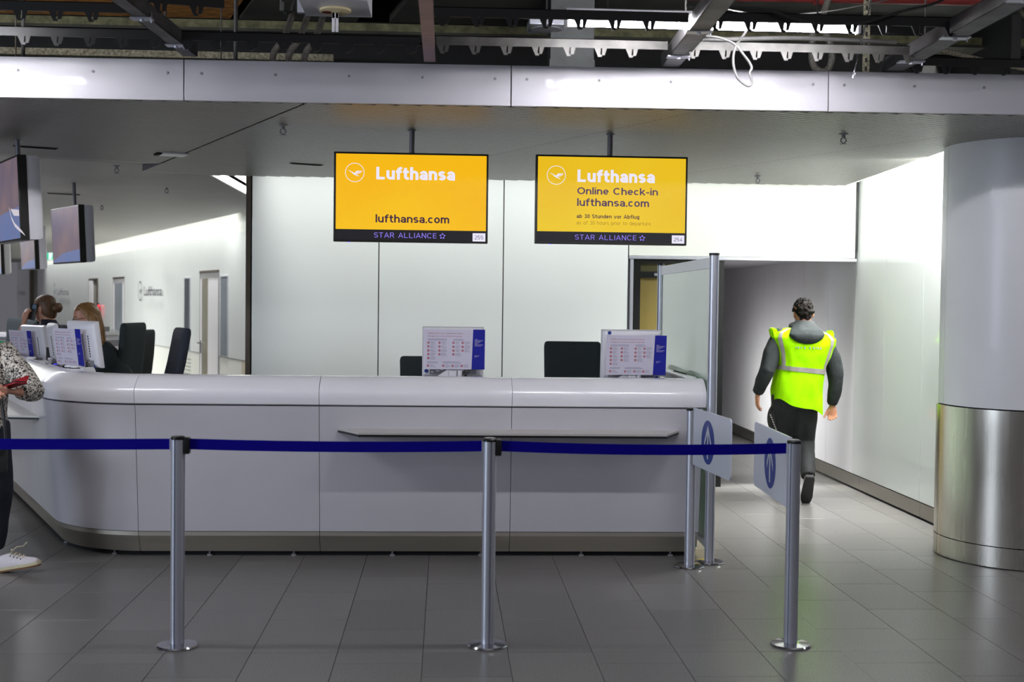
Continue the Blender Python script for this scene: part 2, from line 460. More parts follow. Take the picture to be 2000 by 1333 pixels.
# ------------------------------------------------------------------ walls
def wframe(ox, oy, ang): return Matrix.Translation((ox, oy, 0)) @ Matrix.Rotation(ang, 4, 'Z')
wb = bpy.data.objects.new('wall_back', None); C.objects.link(wb); wb.matrix_world = wframe(0, 11.19, -0.01); struct(wb)
b = B(); b.bb(-1.72, 1.62, 0.03, 0.10, 0, 3.6); b.bb(1.62, 3.70, 0.05, 0.14, 2.06, 3.6); b.obj('backing', M['dark'], wb)
for a, c in ((-1.715, -0.594), (-0.594, 0.511), (0.511, 1.632)):
    b = B(); b.box(((a + c) / 2, 0.015, 1.48), (c - a - 0.009, 0.03, 2.95), 0, 0.002)
    b.obj('panel', M['glasswall'], wb)
b = B(); b.bb(1.638, 3.685, 0.0, 0.05, 2.085, 2.96, 0.003); b.obj('header_panel', M['header'], wb)
b = B(); b.bb(1.638, 3.70, -0.006, 0.06, 2.055, 2.082, 0.002); b.obj('edge_profile', M['alu'], wb)
b = B(); b.bb(3.687, 3.705, 0.0, 0.05, 2.16, 2.96); b.obj('gap_seal', M['black'], wb)
b = B(); b.bb(-1.765, -1.722, -0.012, 0.16, 0, 2.95, 0.003); b.obj('end_profile', M['bronze'], wb)
wr = bpy.data.objects.new('wall_right', None); C.objects.link(wr); struct(wr)
b = B(); b.bb(3.735, 3.80, 8.2, 18, 0, 3.6); b.obj('backing', M['dark'], wr)
ys = [8.2, 8.75, 9.575, 10.415, 11.19] + [11.19 + 0.82 * k for k in range(1, 8)]
pl = None
for a, c in zip(ys, ys[1:]):
    b = B(); b.bb(3.71, 3.735, a + 0.002, c - 0.002, 0.135, 2.97, 0.001)
    b.obj('panel', M['glasswall'] if a < 11.1 else M['paint'], wr)
bs = bpy.data.objects.new('baseboard_right', None); C.objects.link(bs); struct(bs)
b = B(); b.bb(3.728, 3.74, 8.2, 17, 0, 0.13); b.obj('shadow_gap', M['dark'], bs)
for a, c in zip((8.2, 9.53, 10.97, 12.16, 13.4, 14.6, 15.8), (9.53, 10.97, 12.16, 13.4, 14.6, 15.8, 17.0)):
    b = B(); b.bb(3.702, 3.728, a + 0.002, c - 0.002, 0.018, 0.128, 0.001); b.obj('plate', M['plate'], bs)
# corridor behind the header
b = B(); b.bb(1.6, 3.75, 17.0, 17.1, 0, 2.4); struct(b.obj('wall_end', M['paint']))
b = B(); b.bb(2.36, 2.44, 11.45, 17.0, 0, 2.4); struct(b.obj('wall_corridor', M['paint']))
b = B(); b.bb(1.5, 3.72, 11.26, 17.1, 2.12, 2.18); struct(b.obj('ceiling_corridor', M['paint']))
dr = bpy.data.objects.new('door_1', None); C.objects.link(dr); struct(dr); dr.location = (1.648, 11.19, 0)
b = B(); b.bb(0.0, 0.028, -0.03, 0.10, 0, 2.05, 0.002); b.obj('metal_jamb', M['alu'], dr)
b = B(); b.bb(0.03, 0.10, 0.02, 0.14, 0, 2.05); b.bb(0.80, 0.86, 0.02, 0.14, 0, 2.05); b.bb(0.10, 0.80, 0.02, 0.14, 1.89, 1.945); b.bb(0.10, 0.80, 0.02, 0.14, 2.02, 2.05); b.obj('frame', M['black'], dr)
b = B(); b.bb(0.10, 0.80, 0.09, 0.11, 1.945, 2.02); b.obj('transom_pane', mat('olive_pane', (112, 108, 70), 0.3, var=0.06, scale=2), dr)
b = B(); b.bb(0.10, 0.34, 0.09, 0.12, 0.01, 1.89, 0.002); b.obj('door_leaf', mat('ochre_door', (172, 150, 82), 0.45, var=0.05, scale=1.2), dr)
b = B(); b.bb(0.345, 0.80, 0.10, 0.13, 0.01, 1.89, 0.002); b.obj('door_leaf', mat('ochre_door_light', (190, 172, 96), 0.45, var=0.05, scale=1.2), dr)
b = B(); b.bb(0.22, 0.36, 0.0, 0.05, 1.905, 1.93, 0.004); b.obj('door_closer', M['alu'], dr)
b = B(); b.bb(1.55, 2.5, 11.95, 12.0, 0, 2.3); struct(b.obj('wall_office', mat('office_paint', (150, 138, 90), 0.7)))

# ------------------------------------------------------------------ long glazed wall on the left
wl = bpy.data.objects.new('wall_left', None); C.objects.link(wl); struct(wl)
wl.matrix_world = wframe(-2.19, 16.29, math.atan2(0.914, -0.407))
b = B(); b.bb(-1.6, 32, -0.16, -0.06, 0, 3.3); b.obj('backing', M['dark'], wl)
b = B(); b.bb(-1.6, 32, -0.06, 0.0, 2.60, 3.3); b.obj('upper_band', M['header'], wl)
ts = [-1.6, 1.62, 4.42, 6.6, 9.6, 12.4, 15.6, 18.4, 21.6, 24.4, 27.0, 32]
for a, c in zip(ts, ts[1:]):
    b = B(); b.bb(a + 0.003, c - 0.003, -0.06, 0.004, 0.80, 2.598); b.obj('glass_panel', M['glasswall'], wl)
    b = B(); b.bb(a + 0.003, c - 0.003, -0.06, 0.0, 0, 0.79); b.obj('plinth_panel', mat('beige_plinth', (188, 176, 154), 0.5, var=0.02) if 'pl' not in M else M['pl'], wl)
    M['pl'] = wl.children[-1].data.materials[0]
dg = mat('dark_window_glass', (72, 80, 84), 0.12, var=0.15, scale=1.5, coat=0.6)
lg = mat('grey_window_glass', (138, 148, 156), 0.12, var=0.1, scale=1.2, coat=0.6)
wg = mat('ochre_window_glass', (160, 156, 136), 0.12, var=0.1, scale=1.5, coat=0.6)
def wobj(n, name, m, parent=None, **k):
    b = B()
    for q in n: b.bb(*q)
    return b.obj(name, m, parent or wl, **k)
def sub(name):
    o = bpy.data.objects.new(name, None); C.objects.link(o); o.matrix_world = wl.matrix_world; return struct(o)
for i, (t0, t1, m_) in enumerate(((2.38, 2.77, lg), (4.81, 5.19, dg)), 1):
    w = sub('window_%d' % i)
    wobj([(t0, t1, 0.0, 0.012, 0.82, 1.98)], 'pane', m_, w)
    wobj([(t0 - 0.02, t0, 0.0, 0.016, 0.8, 2.0), (t1, t1 + 0.02, 0.0, 0.016, 0.8, 2.0), (t0, t1, 0.0, 0.016, 1.98, 2.0)], 'frame', M['alu'], w)
for i, (t0, t1, g0, g1, m_) in enumerate(((2.9, 4.07, 3.56, 3.92, wg), (10.75, 12.03, 10.92, 11.84, lg)), 2):
    d_ = sub('door_%d' % i)
    wobj([(t0, t1, 0.0, 0.014, 0.0, 2.05)], 'door_leaf', M['paint'], d_)
    wobj([(t0, t1, 0.0, 0.03, 2.055, 2.09)], 'door_head', M['bronze'], d_)
    wobj([(t0 - 0.012, t0, 0, 0.02, 0, 2.055), (t1, t1 + 0.012, 0, 0.02, 0, 2.055)], 'jamb', M['grey'], d_)
    wobj([(g0, g1, 0.014, 0.022, 0.25, 1.97)], 'pane', m_, d_)
    b = B(); b.cyl((t1 - 0.07, 0.014, 0.96), (t1 - 0.07, 0.075, 0.96), 0.012); b.cyl((t1 - 0.07, 0.07, 0.96), (t1 - 0.2, 0.07, 0.96), 0.011); b.bb(t1 - 0.095, t1 - 0.045, 0.014, 0.024, 0.80, 1.0)
    b.obj('door_handle', M['chrome'], d_, 40)
d_ = sub('door_4')
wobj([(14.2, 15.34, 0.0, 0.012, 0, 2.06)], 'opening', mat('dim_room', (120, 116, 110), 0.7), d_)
wobj([(14.15, 14.2, 0.0, 0.03, 0, 2.1), (15.34, 15.39, 0, 0.03, 0, 2.1), (14.2, 15.34, 0, 0.03, 2.06, 2.1)], 'frame', M['bronze'], d_)
b = B(); b.prism([(15.34, 0.0), (15.34, 2.05), (14.75, 2.05), (14.75, 0.0)], 0.014, 0.03, 'y'); b.obj('door_leaf', M['paint'], d_)
wobj([(26.9, 27.1, 0.0, 0.12, 0, 2.6)], 'mullion', M['bronze'])
def crane_polys():
    neck = [(-0.80, 0.26), (-0.56, 0.20), (-0.06, -0.06), (0.10, -0.20), (0.52, -0.42), (0.30, -0.40), (-0.14, -0.22), (-0.44, 0.06), (-0.62, 0.17)]
    w1 = [(-0.10, -0.10), (0.04, 0.02), (0.22, 0.20), (0.84, 0.20), (0.82, 0.14), (0.30, 0.10), (0.10, -0.14)]
    w2 = [(0.14, -0.08), (0.32, 0.06), (0.78, 0.08), (0.74, 0.02), (0.36, -0.01), (0.20, -0.14)]
    w3 = [(0.14, -0.16), (0.34, -0.05), (0.66, -0.03), (0.60, -0.09), (0.38, -0.11), (0.20, -0.20)]
    return [neck, w1, w2, w3]
def crane_into(b, O, X, Y, r, ring=0.055, lift=0.0, k=0.92):
    O, X, Y = V(O), V(X), V(Y); Nn = X.cross(Y).normalized() * lift
    P = lambda x, y: O + X * (x * r) + Y * (y * r) + Nn
    n = 48
    a = [b.v(P(math.cos(2 * PI * i / n), math.sin(2 * PI * i / n))) for i in range(n)]
    c = [b.v(P((1 - ring) * math.cos(2 * PI * i / n), (1 - ring) * math.sin(2 * PI * i / n))) for i in range(n)]
    for i in range(n): b.face((a[i], a[(i + 1) % n], c[(i + 1) % n], c[i]))
    for q in crane_polys(): b.face([b.v(P(x * k, y * k)) for x, y in q])
for t0, t1, z, r in ((8.95, 6.9, 1.79, 0.19), (21.6, 18.7, 1.80, 0.24), (33.0 - 1.3, 29.5, 1.8, 0.25)):
    lo = tag(thing('wall_logo', {8.95: 'chrome bird emblem and lettering on the glazed wall nearest the doors', 21.6: 'chrome emblem and lettering on the glazed wall beyond the open doorway'}.get(t0, 'farthest chrome emblem and lettering on the glazed wall'), 'sign'))
    lo.matrix_world = wl.matrix_world @ Matrix.Translation((t0, 0.0, z))
    b = B(); crane_into(b, (0, 0.03, 0), (-1, 0, 0), (0, 0, 1), r, 0.12); bmesh.ops.solidify(b.bm, geom=b.bm.faces[:], thickness=0.02); b.obj('emblem', M['chrome'], lo)
    b = B(); text_into(b, 'Lufthansa', (t0 - t1) * 0.80, 0.17, (-0.2 * (t0 - t1), 0.035, -0.085), (-1, 0, 0), (0, 0, 1), 0.012)
    bmesh.ops.solidify(b.bm, geom=b.bm.faces[:], thickness=0.025); b.obj('lettering', M['chrome'], lo)
fe = thing('fire_extinguisher', 'small red fire extinguisher on the glazed wall beside the half open doorway', 'extinguisher'); fe.matrix_world = wl.matrix_world @ Matrix.Translation((13.75, 0.05, 1.2)) @ Matrix.Scale(0.6, 4)
b = B(); b.lathe([(0.07, 0), (0.075, 0.02), (0.075, 0.4), (0.05, 0.48), (0.025, 0.5)]); b.obj('cylinder', mat('extinguisher_red', (196, 24, 48), 0.35), fe, 50)
b = B(); b.bb(-0.03, 0.03, -0.02, 0.05, 0.5, 0.55); b.tube([(0.03, 0, 0.53), (0.1, 0, 0.45), (0.1, 0, 0.2)], 0.01); b.obj('valve', M['black'], fe)
b = B()
for i in range(6):
    for j in range(7): b.cyl((4.80 + i * 0.085, 0.0, 0.30 + j * 0.06), (4.80 + i * 0.085, 0.003, 0.30 + j * 0.06), 0.016, 8)
tag(b.obj('vent_perforation', M['dark'], wl), kind='stuff')

# ------------------------------------------------------------------ fascia and slatted ceiling
fa = bpy.data.objects.new('trim_2', None); C.objects.link(fa); struct(fa)
fa.matrix_world = wframe(0, 6.865, math.atan(-0.02))
scr = [-2.3, -1.903, -1.507, -1.326, -0.93, -0.533, -0.137, 0.257, 0.43, 0.824, 1.217, 1.61, 1.999, 2.172, 2.561, 2.949, 3.34]
b = B(); b.lathe([(0.0075, 0), (0.0075, 0.002), (0.005, 0.003)], n=10); so = b.obj('screw', M['grey']); sm = so.data; bpy.data.objects.remove(so)
for a, c in ((-4.9, -3.17), (-3.17, -1.419), (-1.419, 0.345), (0.345, 2.085), (2.085, 3.84), (3.84, 5.6)):
    b = B(); b.bb(a + 0.003, c - 0.003, -0.012, 0.012, 2.72, 2.938, 0.0015)
    p = b.obj('fascia_panel', M['fascia'], fa)
    for x in scr:
        if a < x < c: share('screw', sm, p, (x, -0.012, 2.865), (R(90), 0, 0))
b = B(); b.bb(-4.9, 5.6, 0.012, 0.05, 2.74, 2.92); b.obj('backing_rail', M['dark'], fa)

A = R(25); cu_, su_ = math.cos(A), math.sin(A)
def uv(x, y): return x * cu_ + y * su_, -x * su_ + y * cu_
def xy(u, v): return u * cu_ - v * su_, u * su_ + v * cu_
PITCH, SW = 0.0555, 0.0425
def clip(v, cons):
    lo, hi = -60.0, 60.0
    for vv in (v - SW / 2, v + SW / 2):
        for a, b_, c in cons:                       # a*x + b*y <= c
            k = a * cu_ + b_ * su_
            r_ = c - (-a * su_ + b_ * cu_) * vv
            if abs(k) < 1e-6: continue
            if k > 0: hi = min(hi, r_ / k)
            else: lo = max(lo, r_ / k)
    return lo, hi
near = [(-0.02, -1, -6.885), (0.01, 1, 11.19 - 0.17), (-1, 0, 4.7)]
slats = []
v = 3.6
while v < 10.83:
    lo, hi = clip(v, near)
    # right border of the field: the light slot beside the right wall
    l2, h2 = clip(v, [(1, -0.055, 3.40 - 0.055 * 8.5)])
    hi = min(hi, h2 if xy(h2, v)[1] > 8.3 else clip(v, [(1, 0, 3.75)])[1])
    cuts = [lo] + [j for j in (-1.7, 0.25, 2.22, 4.17, 6.07) if lo < j < hi] + [hi]
    for a, c in zip(cuts, cuts[1:]):
        a2 = a + (0.009 if a in (2.22,) else 0.003 if a != lo else 0); c2 = c - (0.009 if c in (2.22,) else 0.003 if c != hi else 0)
        if c2 - a2 > 0.02: slats.append(((a2 + c2) / 2, v, c2 - a2, 2.72 + (min(0.06, max(0, (v - 10.1) * 0.085)) if c <= 2.23 else 0)))
    v += PITCH
b = B()
b.bb(-6.0, 5.0, 6.0, 6.5, 0, 0.001) if False else None
outline = [(-4.8, 6.97), (3.75, 6.80), (3.75, 8.2), (3.42, 8.5), (3.51, 10.97), (-1.74, 11.02), (-2.03, 11.02), (-2.03, 15.05), (-14.3, 42.2), (-26, 42.2), (-4.8, 9.0)]
b.prism(outline, 2.795, 2.83)
ceil = struct(b.obj('ceiling', M['plenum']))
b = B(); b.bb(-0.5, 0.5, -SW / 2, SW / 2, 0, 0.03); b.bb(-0.5, 0.5, -SW / 2 - 0.0125, -SW / 2, 0.0012, 0.004); so = b.obj('slat', [M['slat'], M['reveal']]); slm = so.data; bpy.data.objects.remove(so)
for p in slm.polygons[6:]: p.material_index = 1
def slat_rank(s):
    x, y = xy(s[0], s[1])
    k = s[2] / max(y, 1) ** 2
    if abs(x * 2450 / y - 130) > 1000 + s[2] * 600 / y * 2: k *= 0.02
    return -k
slats.sort(key=slat_rank)
for u_, v_, l_, z_ in slats[:300]:
    x, y = xy(u_, v_)
    share('slat', slm, ceil, (x, y, z_), (0, 0, A)).scale = (l_, 1, 1)
b = B(); rv = B()
for u_, v_, l_, z_ in slats[300:]:
    x, y = xy(u_, v_); b.box((x, y, z_ + 0.015), (l_, SW, 0.03), A); q = xy(u_, v_ - SW / 2 - 0.0063); rv.box((q[0], q[1], z_ + 0.0027), (l_, 0.0125, 0.003), A)
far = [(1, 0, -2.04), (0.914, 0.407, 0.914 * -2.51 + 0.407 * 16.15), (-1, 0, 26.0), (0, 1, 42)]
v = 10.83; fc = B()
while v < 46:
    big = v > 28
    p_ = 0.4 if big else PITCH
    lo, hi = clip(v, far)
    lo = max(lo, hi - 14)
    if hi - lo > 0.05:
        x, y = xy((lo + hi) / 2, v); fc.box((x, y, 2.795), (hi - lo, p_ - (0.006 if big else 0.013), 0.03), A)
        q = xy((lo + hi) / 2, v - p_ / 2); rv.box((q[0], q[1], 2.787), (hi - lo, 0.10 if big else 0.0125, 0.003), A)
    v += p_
tag(b.obj('slat_remainder', M['slat'], ceil), kind='stuff')
tag(rv.obj('slat_reveal', M['reveal'], ceil), kind='stuff')
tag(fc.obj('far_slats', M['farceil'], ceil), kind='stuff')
b = B()
p0, p1 = xy(2.225, 10.1), xy(2.225, 10.83)
n_ = V((cu_, su_, 0)) * 0.006
pts = [V((*p0, 2.72)), V((*p1, 2.72)), V((*p1, 2.80)), V((*p0, 2.725))]
b.rings([pts, [p + n_ for p in pts]]); b.obj('step_fin', M['hanger'], ceil)

b = B(); b.bb(-2.10, -1.4, 11.3, 16.2, 3.05, 3.08); b.bb(-2.05, -2.03, 11.04, 15.2, 2.72, 3.08); b.obj('cove_upstand', M['header'], ceil)
# fittings in the slatted ceiling
def sprinkler(x, y, label, z=2.72):
    t = thing('sprinkler_head', label, 'sprinkler', (x, y, z), 0, 'sprinkler heads in the slatted ceiling')
    b = B(); b.lathe([(0.03, 0), (0.028, -0.006), (0.012, -0.01), (0.010, -0.03)], n=14); b.obj('rosette', M['grey'], t, 40)
    b = B(); b.tube([(-0.012, 0, -0.028), (-0.018, 0, -0.045), (0, 0, -0.062), (0.018, 0, -0.045), (0.012, 0, -0.028)], 0.004, 6); b.lathe([(0.022, -0.066), (0.022, -0.063)], n=12); b.obj('deflector', M['hanger'], t)
for x, y, l in ((-1.0, 7.75, 'sprinkler head beside the diagonal joint left of the left yellow screen'), (2.45, 7.68, 'sprinkler head under the right hand fascia joint'), (2.56, 10.25, 'sprinkler head near the white header above the doorway'),
                (-2.72, 10.55, 'sprinkler head left of the white ceiling plate'), (-2.85, 13.0, 'sprinkler head in the far ceiling below the ceiling step'), (-4.2, 15.6, 'sprinkler head in the far ceiling right of the second hanging display')):
    sprinkler(x, y, l, 2.79 if y > 12 else 2.745 if (x < -2.5) else 2.72)
for x, y, L_, l in ((-1.10, 9.95, 0.26, 'short dark air slot in the ceiling left of the left yellow screen'), (-2.93, 9.15, 0.30, 'dark air slot in the ceiling between the two left hand displays'), (-4.15, 13.9, 0.34, 'dark air slot beside the pole of the second hanging display')):
    z = 2.775 if y > 12 else 2.72
    t = thing('air_slot', l, 'vent', (x, y, z), A)
    b = B(); b.bb(-L_ / 2, L_ / 2, -0.02, 0.02, -0.006, 0.0); b.obj('frame', M['black'], t)
    b = B()
    for k in range(3): b.bb(-L_ / 2 + 0.01, L_ / 2 - 0.01, -0.012 + k * 0.010, -0.009 + k * 0.010, -0.009, -0.006)
    b.obj('blade', M['dark'], t)
t = thing('ceiling_plate', 'small white flat plate set in the slatted ceiling beside the diagonal joint', 'panel', (-2.02, 9.44, 2.722), A)
b = B(); b.bb(-0.09, 0.09, -0.09, 0.09, -0.012, 0.0, 0.002); b.obj('plate', M['white'], t)
b = B(); b.bb(-0.125, -0.092, -0.03, 0.09, -0.012, 0.0); b.obj('dark_opening', M['dark'], t)

# ------------------------------------------------------------------ round pillar
pc = (3.869, 8.152)
pil = bpy.data.objects.new('pillar', None); C.objects.link(pil); pil.location = (*pc, 0); struct(pil)
def shell(r0, r1, z0, z1, a0, a1, n=48):
    b = B(); aa = [a0 + (a1 - a0) * i / n for i in range(n + 1)]
    b.rings([[(r * math.cos(t), r * math.sin(t), z) for r, z in ((r0, z0), (r1, z0), (r1, z1), (r0, z1))] for t in aa])
    return b
for a0, a1 in ((R(178.2), R(297.8)), (R(298.2), R(417.8)), (R(58.2), R(177.8))):
    shell(0.53, 0.553, 1.012, 2.95, a0, a1).obj('cladding', M['paint'], pil, 30)
    shell(0.53, 0.565, 0.14, 1.004, a0 - R(3), a1 - R(3)).obj('steel_wrap', M['steel'], pil, 30)
    shell(0.53, 0.565, 0.006, 0.134, a0 - R(3), a1 - R(3)).obj('steel_base', M['steel'], pil, 30)
b = B(); b.lathe([(0.535, 0.0), (0.535, 2.95)], n=48); b.obj('core', M['dark'], pil, 40)

# ------------------------------------------------------------------ open void above the fascia
b = B(); b.bb(-24, 9, 4.3, 43, 3.95, 4.05); struct(b.obj('ceiling_slab', M['concrete']))
b = B(); b.bb(-9, 9, 9.2, 9.3, 2.86, 3.95); struct(b.obj('wall_void', M['dark']))
bm_ = bpy.data.objects.new('trim_3', None); C.objects.link(bm_); struct(bm_)
b = B(); b.bb(-5, 5, 8.66, 8.80, 3.48, 3.545); b.obj('beam_web', M['beam'], bm_)
b = B(); b.bb(-5, 5, 8.60, 8.86, 3.462, 3.48); b.obj('beam_flange', M['concrete'], bm_)
b = B(); b.bb(-5, -0.78, 8.64, 8.70, 3.28, 3.325); struct(b.obj('trim_4', M['mineral']))
def slab(poly, z, m, name, label, t=0.03):
    b = B(); b.prism(poly, z, z + t); return tag(b.obj(name, m), label, 'panel')
slab([(-3.6, 7.3), (-1.05, 7.3), (-1.47, 8.62), (-3.6, 8.62)], 3.545, M['osb'], 'strand_board', 'orange brown strand board panel under the slab at upper left', 0.35)
slab([(-0.98, 7.3), (-0.34, 7.3), (-0.62, 8.62), (-1.41, 8.62)], 3.545, M['concrete'], 'soffit_board', 'grey soffit board between the strand board and the pink strip', 0.35)
slab([(-0.10, 7.3), (0.58, 7.3), (0.58, 8.62), (-0.40, 8.62)], 3.545, M['concrete'], 'soffit_board', 'grey soffit board behind the pink strip', 0.35)
slab([(0.98, 7.7), (4.2, 7.7), (4.2, 8.62), (0.98, 8.62)], 3.66, M['concrete'], 'soffit_board', 'long grey soffit board behind the red pipe', 0.29)

# carriers: toothed rails that once held the slats
hk = B()
hk.prism([(-0.030, 0.0), (0.004, 0.0), (0.000, -0.030), (0.010, -0.036), (0.008, -0.044), (-0.010, -0.044)], -0.004, 0.004, 'y')
hk.prism([(0.010, 0.0), (0.034, 0.0), (0.024, -0.034), (0.008, -0.036), (0.010, -0.026)], -0.004, 0.004, 'y')
ho = hk.obj('hook', M['carrier']); hkm = ho.data; bpy.data.objects.remove(ho)
hkb = hkm.copy(); hkb.materials[0] = M['carrierblk']
def carrier(x0, x1, y, zt, label, m, rz=0.0):
    c = thing('ceiling_carrier', label, 'rail', (x0, y, zt - 0.046), rz, 'toothed rails in the open ceiling')
    L_ = x1 - x0
    b = B(); b.bb(0, L_, -0.004, 0.004, 0, 0.046); b.bb(0, L_, -0.004, 0.022, 0.042, 0.046); r = b.obj('rail', m, c)
    k = math.ceil((x0 + 0.02 - 0.614) / 0.16)
    x = 0.614 + 0.16 * k
    while x < x1 - 0.03:
        share('hook', hkm if m is M['carrier'] else hkb, c, (x - x0, 0, 0)); x += 0.16
    return c
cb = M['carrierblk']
carrier(-3.3, -1.46, 5.86, 2.998, 'front toothed rail at the upper left, before the strand board', cb)
carrier(-1.36, -1.02, 5.80, 3.035, 'short tilted toothed rail beside the left runner', cb, R(14))
carrier(-0.073, 1.122, 5.86, 3.016, 'front black toothed rail between the pink strip and the middle runner', cb)
carrier(1.219, 2.442, 5.86, 3.024, 'front black toothed rail in front of the bright tube, right of the middle runner', cb)
carrier(-3.4, -1.394, 6.4, 2.994, 'rear toothed rail at the far upper left', cb)
carrier(-1.33, -0.143, 6.4, 2.99, 'rear toothed rail between the left runner and the pink strip', cb)
carrier(-0.06, 1.12, 6.4, 2.997, 'rear toothed rail lit by the tube, right of the pink strip', M['carrier'])
carrier(1.20, 2.428, 6.4, 3.0, 'rear toothed rail lit by the tube, behind the hanging cable loop', M['carrier'])
carrier(2.50, 3.7, 6.7, 3.005, 'low dark toothed rail at the far upper right', cb)
def runner(xa, xb, w, label):
    L_ = 2.2; t = thing('ceiling_runner', label, 'rail', (xa, 4.63, 2.945), math.atan2(-(xb - xa), L_))
    b = B(); b.bb(-w / 2, w / 2, 0, L_, 0, 0.004); b.bb(-w / 2, -w / 2 + 0.004, 0, L_, 0, 0.07); b.bb(w / 2 - 0.004, w / 2, 0, L_, 0, 0.07); b.bb(-w / 2, -w / 2 + 0.02, 0, L_, 0.066, 0.07); b.bb(w / 2 - 0.02, w / 2, 0, L_, 0.066, 0.07)
    b.obj('channel', M['runner'], t)
    for y in (0.55, 1.3, 1.9):
        b = B(); b.bb(-w / 2 - 0.012, w / 2 + 0.012, y - 0.03, y + 0.03, -0.006, 0.0); b.cyl((0, y, -0.006), (0, y, -0.014), 0.010, 6); b.cyl((w / 2 + 0.005, y, -0.02), (w / 2 + 0.005, y, 0.03), 0.004, 6); b.obj('clip', M['alu'], t)
    b = B(); b.cyl((0, 0.6, 0.0), (0, 0.6, 1.0), 0.005, 6); b.cyl((0, 1.7, 0), (0, 1.7, 1.0), 0.005, 6); b.obj('hanger_rod', M['darkcable'], t)
runner(-1.475, -1.372, 0.075, 'left ceiling runner rising from the fascia')
runner(1.15, 1.21, 0.10, 'middle ceiling runner crossing the bright tube')
runner(2.40, 2.44, 0.11, 'right ceiling runner rising to the upper right corner')
t = thing('ceiling_strip', 'flat pink primed strip running up from the middle of the fascia', 'strip', (-0.098, 4.6, 2.945))
b = B(); b.bb(-0.031, 0.031, 0, 2.235, 0.0, 0.022, 0.002); b.obj('strip', M['pink'], t)
b = B()
for y in (1.2, 1.55, 1.9): b.bb(-0.0315, 0.0315, y, y + 0.003, -0.0004, 0.0225)
b.obj('joint', M['hanger'], t)
b = B(); b.cyl((0, 0.9, 0.02), (0, 0.9, 1.0), 0.005, 6); b.obj('hanger_rod', M['darkcable'], t)
def tube_lamp(x0, x1, y, z, label):
    t = thing('fluorescent_lamp', label, 'lamp', (x0, y, z), 0, 'tube lamps above the fascia')
    L_ = x1 - x0
    b = B(); b.cyl((0.01, 0, 0.022), (L_ - 0.01, 0, 0.022), 0.021, 18); b.obj('tube', M['tube'], t, 40)
    b = B(); b.bb(0, L_, -0.016, 0.016, 0.050, 0.085, 0.004); b.obj('housing', M['white'], t)
    for x in (0, L_): share('end_cap', capm, t, (x, 0, 0))
    b = B(); b.cyl((0.2, 0, 0.085), (0.2, 0, 3.95 - z), 0.004, 6); b.cyl((L_ - 0.2, 0, 0.085), (L_ - 0.2, 0, 3.95 - z), 0.004, 6); b.obj('hanger_rod', M['darkcable'], t)
b = B(); b.bb(-0.008, 0.008, -0.02, 0.02, -0.003, 0.055); so = b.obj('end_cap', M['white']); capm = so.data; bpy.data.objects.remove(so)
tube_lamp(0.560, 1.975, 6.0, 2.970, 'bright fluorescent tube glowing behind the front toothed rail')
tube_lamp(-3.70, -2.22, 6.0, 2.945, 'bright fluorescent tube just beyond the left edge, lighting the fascia end')
tube_lamp(4.5, 5.95, 6.0, 2.970, 'assumed fluorescent tube beyond the right edge')  # out of view, assumed to continue the row of tubes
t = thing('red_pipe', 'red sprinkler pipe crossing the top right of the open ceiling', 'pipe', (0.7, 7.5, 3.525))
b = B(); b.cyl((0, 0, 0), (4.2, 0, 0.02), 0.055, 20); b.obj('pipe', M['pipe'], t, 40)
for x in (1.5, 3.3):
    b = B(); b.cyl((x, 0, 0.005), (x + 0.06, 0, 0.005), 0.066, 20); b.obj('coupling', M['pipe'], t, 40)
b = B(); b.cyl((1.2, 0, 0.05), (1.2, 0, 0.43), 0.008, 6); b.cyl((3.0, 0, 0.05), (3.0, 0, 0.43), 0.008, 6); b.obj('pipe_hanger', M['darkcable'], t)
t = thing('ceiling_box', 'white ceiling box with a round cream disc and a hanging strap', 'box', (-0.62, 6.98, 3.25))
b = B(); b.bb(-0.18, 0.19, -0.22, 0.19, 0, 0.14, 0.004); b.obj('box_body', M['white'], t)
b = B(); b.lathe([(0.085, -0.002), (0.088, -0.014), (0.07, -0.022)], n=28); b.obj('disc', mat('cream_plastic', (214, 200, 160), 0.5), t, 40)
b = B(); b.lathe([(0.028, -0.024), (0.028, -0.0225)], c=(-0.045, -0.02, 0), n=16); b.obj('red_sticker', M['pipe'], t)
b = B(); b.bb(-0.018, -0.002, -0.003, 0.0, -0.125, -0.02, 0.001); b.bb(0.002, 0.018, -0.003, 0.0, -0.125, -0.02, 0.001); b.bb(-0.018, 0.018, -0.003, 0.0, -0.05, -0.022); b.obj('strap', M['white'], t)
b = B(); b.cyl((-0.1, 0, 0.14), (-0.1, 0, 0.7), 0.006, 6); b.cyl((0.1, 0, 0.14), (0.1, 0, 0.7), 0.006, 6); b.obj('hanger_rod', M['darkcable'], t)
t = thing('connector_box', 'beige connector box with a dangling plug and a steel post beside it', 'box', (-0.93, 7.1, 3.28))
b = B(); b.bb(-0.05, 0.06, -0.05, 0.05, 0.06, 0.17, 0.006); b.obj('box_body', M['mineral'], t)
b = B(); b.bb(-0.008, 0.018, -0.01, 0.012, -0.02, 0.03, 0.004); b.cyl((0.0, 0, 0.03), (0.0, 0, 0.06), 0.008); b.obj('plug', M['cable'], t)
b = B(); b.tube([(0.01, 0, -0.02), (0.03, 0, -0.035), (0.06, 0, -0.02), (0.075, 0, 0.06), (0.08, 0, 0.3)], 0.008); b.obj('cord', M['black'], t)
b = B(); b.bb(0.09, 0.13, -0.02, 0.02, -0.03, 0.66); b.obj('steel_post', M['alu'], t)
t = thing('ceiling_speaker', 'square grey loudspeaker plate with a round dark grille left of the tube', 'speaker', (0.59, 7.585, 3.30))
b = B(); b.bb(-0.11, 0.11, -0.13, 0.13, 0, 0.05, 0.003); b.obj('box_body', M['alu'], t)
